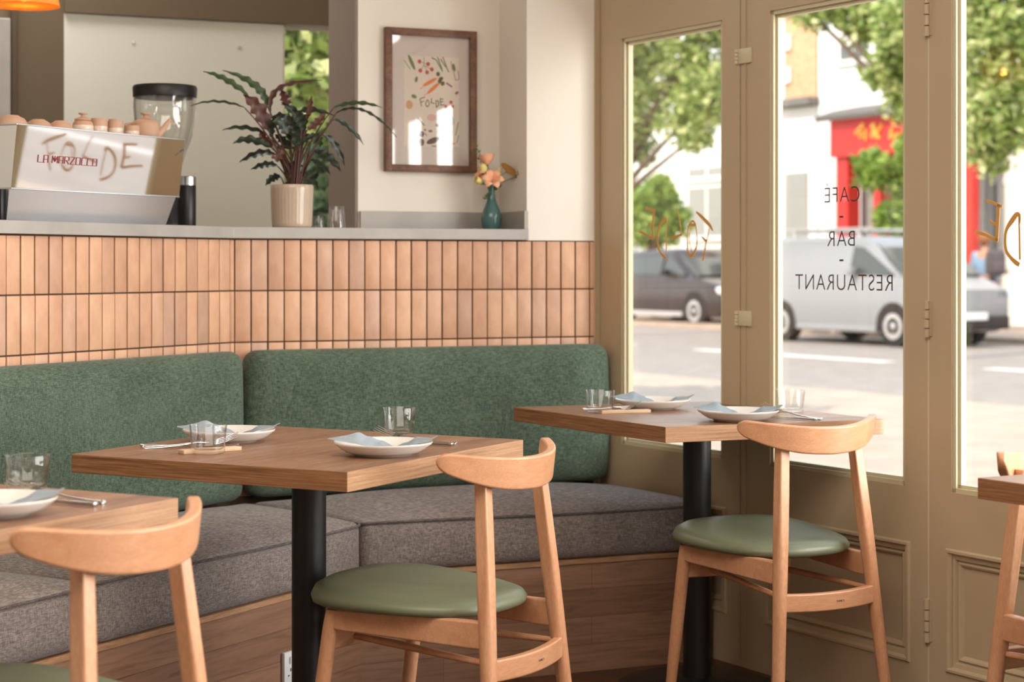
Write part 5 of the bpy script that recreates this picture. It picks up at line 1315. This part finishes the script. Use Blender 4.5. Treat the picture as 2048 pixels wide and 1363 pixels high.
# ------------------------------------------------------------------ passer-by with rucksack
def skin(name, verts, edges, rad, mat, parent, sub=1):
    me = bpy.data.meshes.new(name); me.from_pydata([tuple(v) for v in verts], edges, []); o = bpy.data.objects.new(name, me); COL.objects.link(o)
    b_ = bmesh.new(); b_.from_mesh(me); ly = b_.verts.layers.skin.verify(); b_.verts.ensure_lookup_table()
    for i, r in enumerate(rad): b_.verts[i][ly].radius = r if isinstance(r, tuple) else (r, r)
    b_.verts[0][ly].use_root = True; b_.to_mesh(me); b_.free()
    md = o.modifiers.new('s', 'SKIN'); md.use_smooth_shade = True; m2 = o.modifiers.new('u', 'SUBSURF'); m2.levels = sub; m2.render_levels = sub
    dg = bpy.context.evaluated_depsgraph_get(); bpy.context.view_layer.update(); dg = bpy.context.evaluated_depsgraph_get()
    m_ = bpy.data.meshes.new_from_object(o.evaluated_get(dg)); bpy.data.objects.remove(o)
    m_.materials.clear(); m_.materials.append(M[mat]); q_ = bpy.data.objects.new(name, m_); COL.objects.link(q_); q_.parent = parent
    for p in m_.polygons: p.use_smooth = True
    return q_
M['skin'] = simple('skin', (196, 140, 110), .6); M['denim'] = simple('light_blue_cloth', (132, 158, 184), .9); M['hair'] = simple('auburn_hair', (150, 92, 54), .8); M['trouser'] = simple('dark_trousers', (60, 64, 76), .9); M['bag'] = simple('grey_rucksack', (86, 78, 80), .9); M['shoe'] = simple('dark_shoe', (48, 42, 40), .7)
pd = 20.9; pX = SX(1970, pd)
per = empty('person', 'person in a light blue jacket walking on the far pavement', 'person', mw=MC @ Matrix.Translation((pX, pd, GZ+.10)) @ Matrix.Rotation(.3, 4, 'Z'))
V = [(0, 0, .95), (0, 0, 1.12), (0, 0, 1.36), (0, 0, 1.47), (0, 0, 1.54), (0, .01, 1.64), (0, 0, 1.72),
     (-.10, 0, .90), (-.11, .10, .50), (-.11, .02, .09), (-.11, .14, .04), (.10, 0, .90), (.11, -.10, .50), (.11, -.22, .12), (.11, -.11, .04),
     (-.19, 0, 1.40), (-.24, .02, 1.13), (-.22, .14, .92), (-.21, .17, .84), (.19, 0, 1.40), (.24, -.02, 1.13), (.22, -.02, .90), (.21, -.02, .82)]
Ed = [(0, 1), (1, 2), (2, 3), (3, 4), (4, 5), (5, 6), (0, 7), (7, 8), (8, 9), (9, 10), (0, 11), (11, 12), (12, 13), (13, 14), (2, 15), (15, 16), (16, 17), (17, 18), (2, 19), (19, 20), (20, 21), (21, 22)]
Rd = [(.15, .10), (.13, .10), (.16, .11), .055, .05, (.085, .10), .06, .09, .06, .045, .035, .09, .06, .045, .035, .055, .045, .035, .03, .055, .045, .035, .03]
skin('body', V, Ed, Rd, 'skin', per)
skin('jacket', V[:4]+V[15:18]+V[19:22], [(0, 1), (1, 2), (2, 3), (2, 4), (4, 5), (5, 6), (2, 7), (7, 8), (8, 9)], [(.18, .13), (.17, .13), (.19, .14), .08, .075, .062, .05, .075, .062, .05], 'denim', per)
skin('trousers', [V[0], V[7], V[8], V[9], V[11], V[12], V[13]], [(0, 1), (1, 2), (2, 3), (0, 4), (4, 5), (5, 6)], [(.16, .115), .105, .078, .062, .105, .078, .062], 'trouser', per)
bm = bb(); bmesh.ops.create_uvsphere(bm, u_segments=20, v_segments=14, radius=.115, matrix=Matrix.Translation((0, -.025, 1.68)) @ Matrix.Diagonal((.92, 1.0, 1.08, 1))); link('hair', bm, 'hair', parent=per)
bm = bb()
for s_, y in ((-.11, .10), (.11, -.15)): box(bm, s_-.045, s_+.045, y-.12, y+.14, .0, .09, .03)
link('shoe', bm, 'shoe', parent=per)
bm = bb(); tube(bm, [(0, .10, 1.62), (0, .125, 1.615)], [.018, .008], 8); link('nose', bm, 'skin', parent=per)
rk = empty('rucksack', 'dark grey rucksack on the back of the passer-by', 'rucksack', mw=MC @ Matrix.Translation((pX+.31, pd-.06, GZ+1.12)) @ Matrix.Rotation(1.2, 4, 'Z'))
bm = bb(); softbox(bm, [(-.16, -.10), (.16, -.10), (.16, .10), (-.16, .10)], 0, .46, .07, 0, .02, 16, 10, 12); link('rucksack_bag', bm, 'bag', parent=rk, auto=80)
bm = bb(); softbox(bm, [(-.11, -.15), (.11, -.15), (.11, -.085), (-.11, -.085)], .04, .24, .03, 0, .01, 12, 6, 8); link('pocket', bm, 'bag', parent=rk, auto=80)
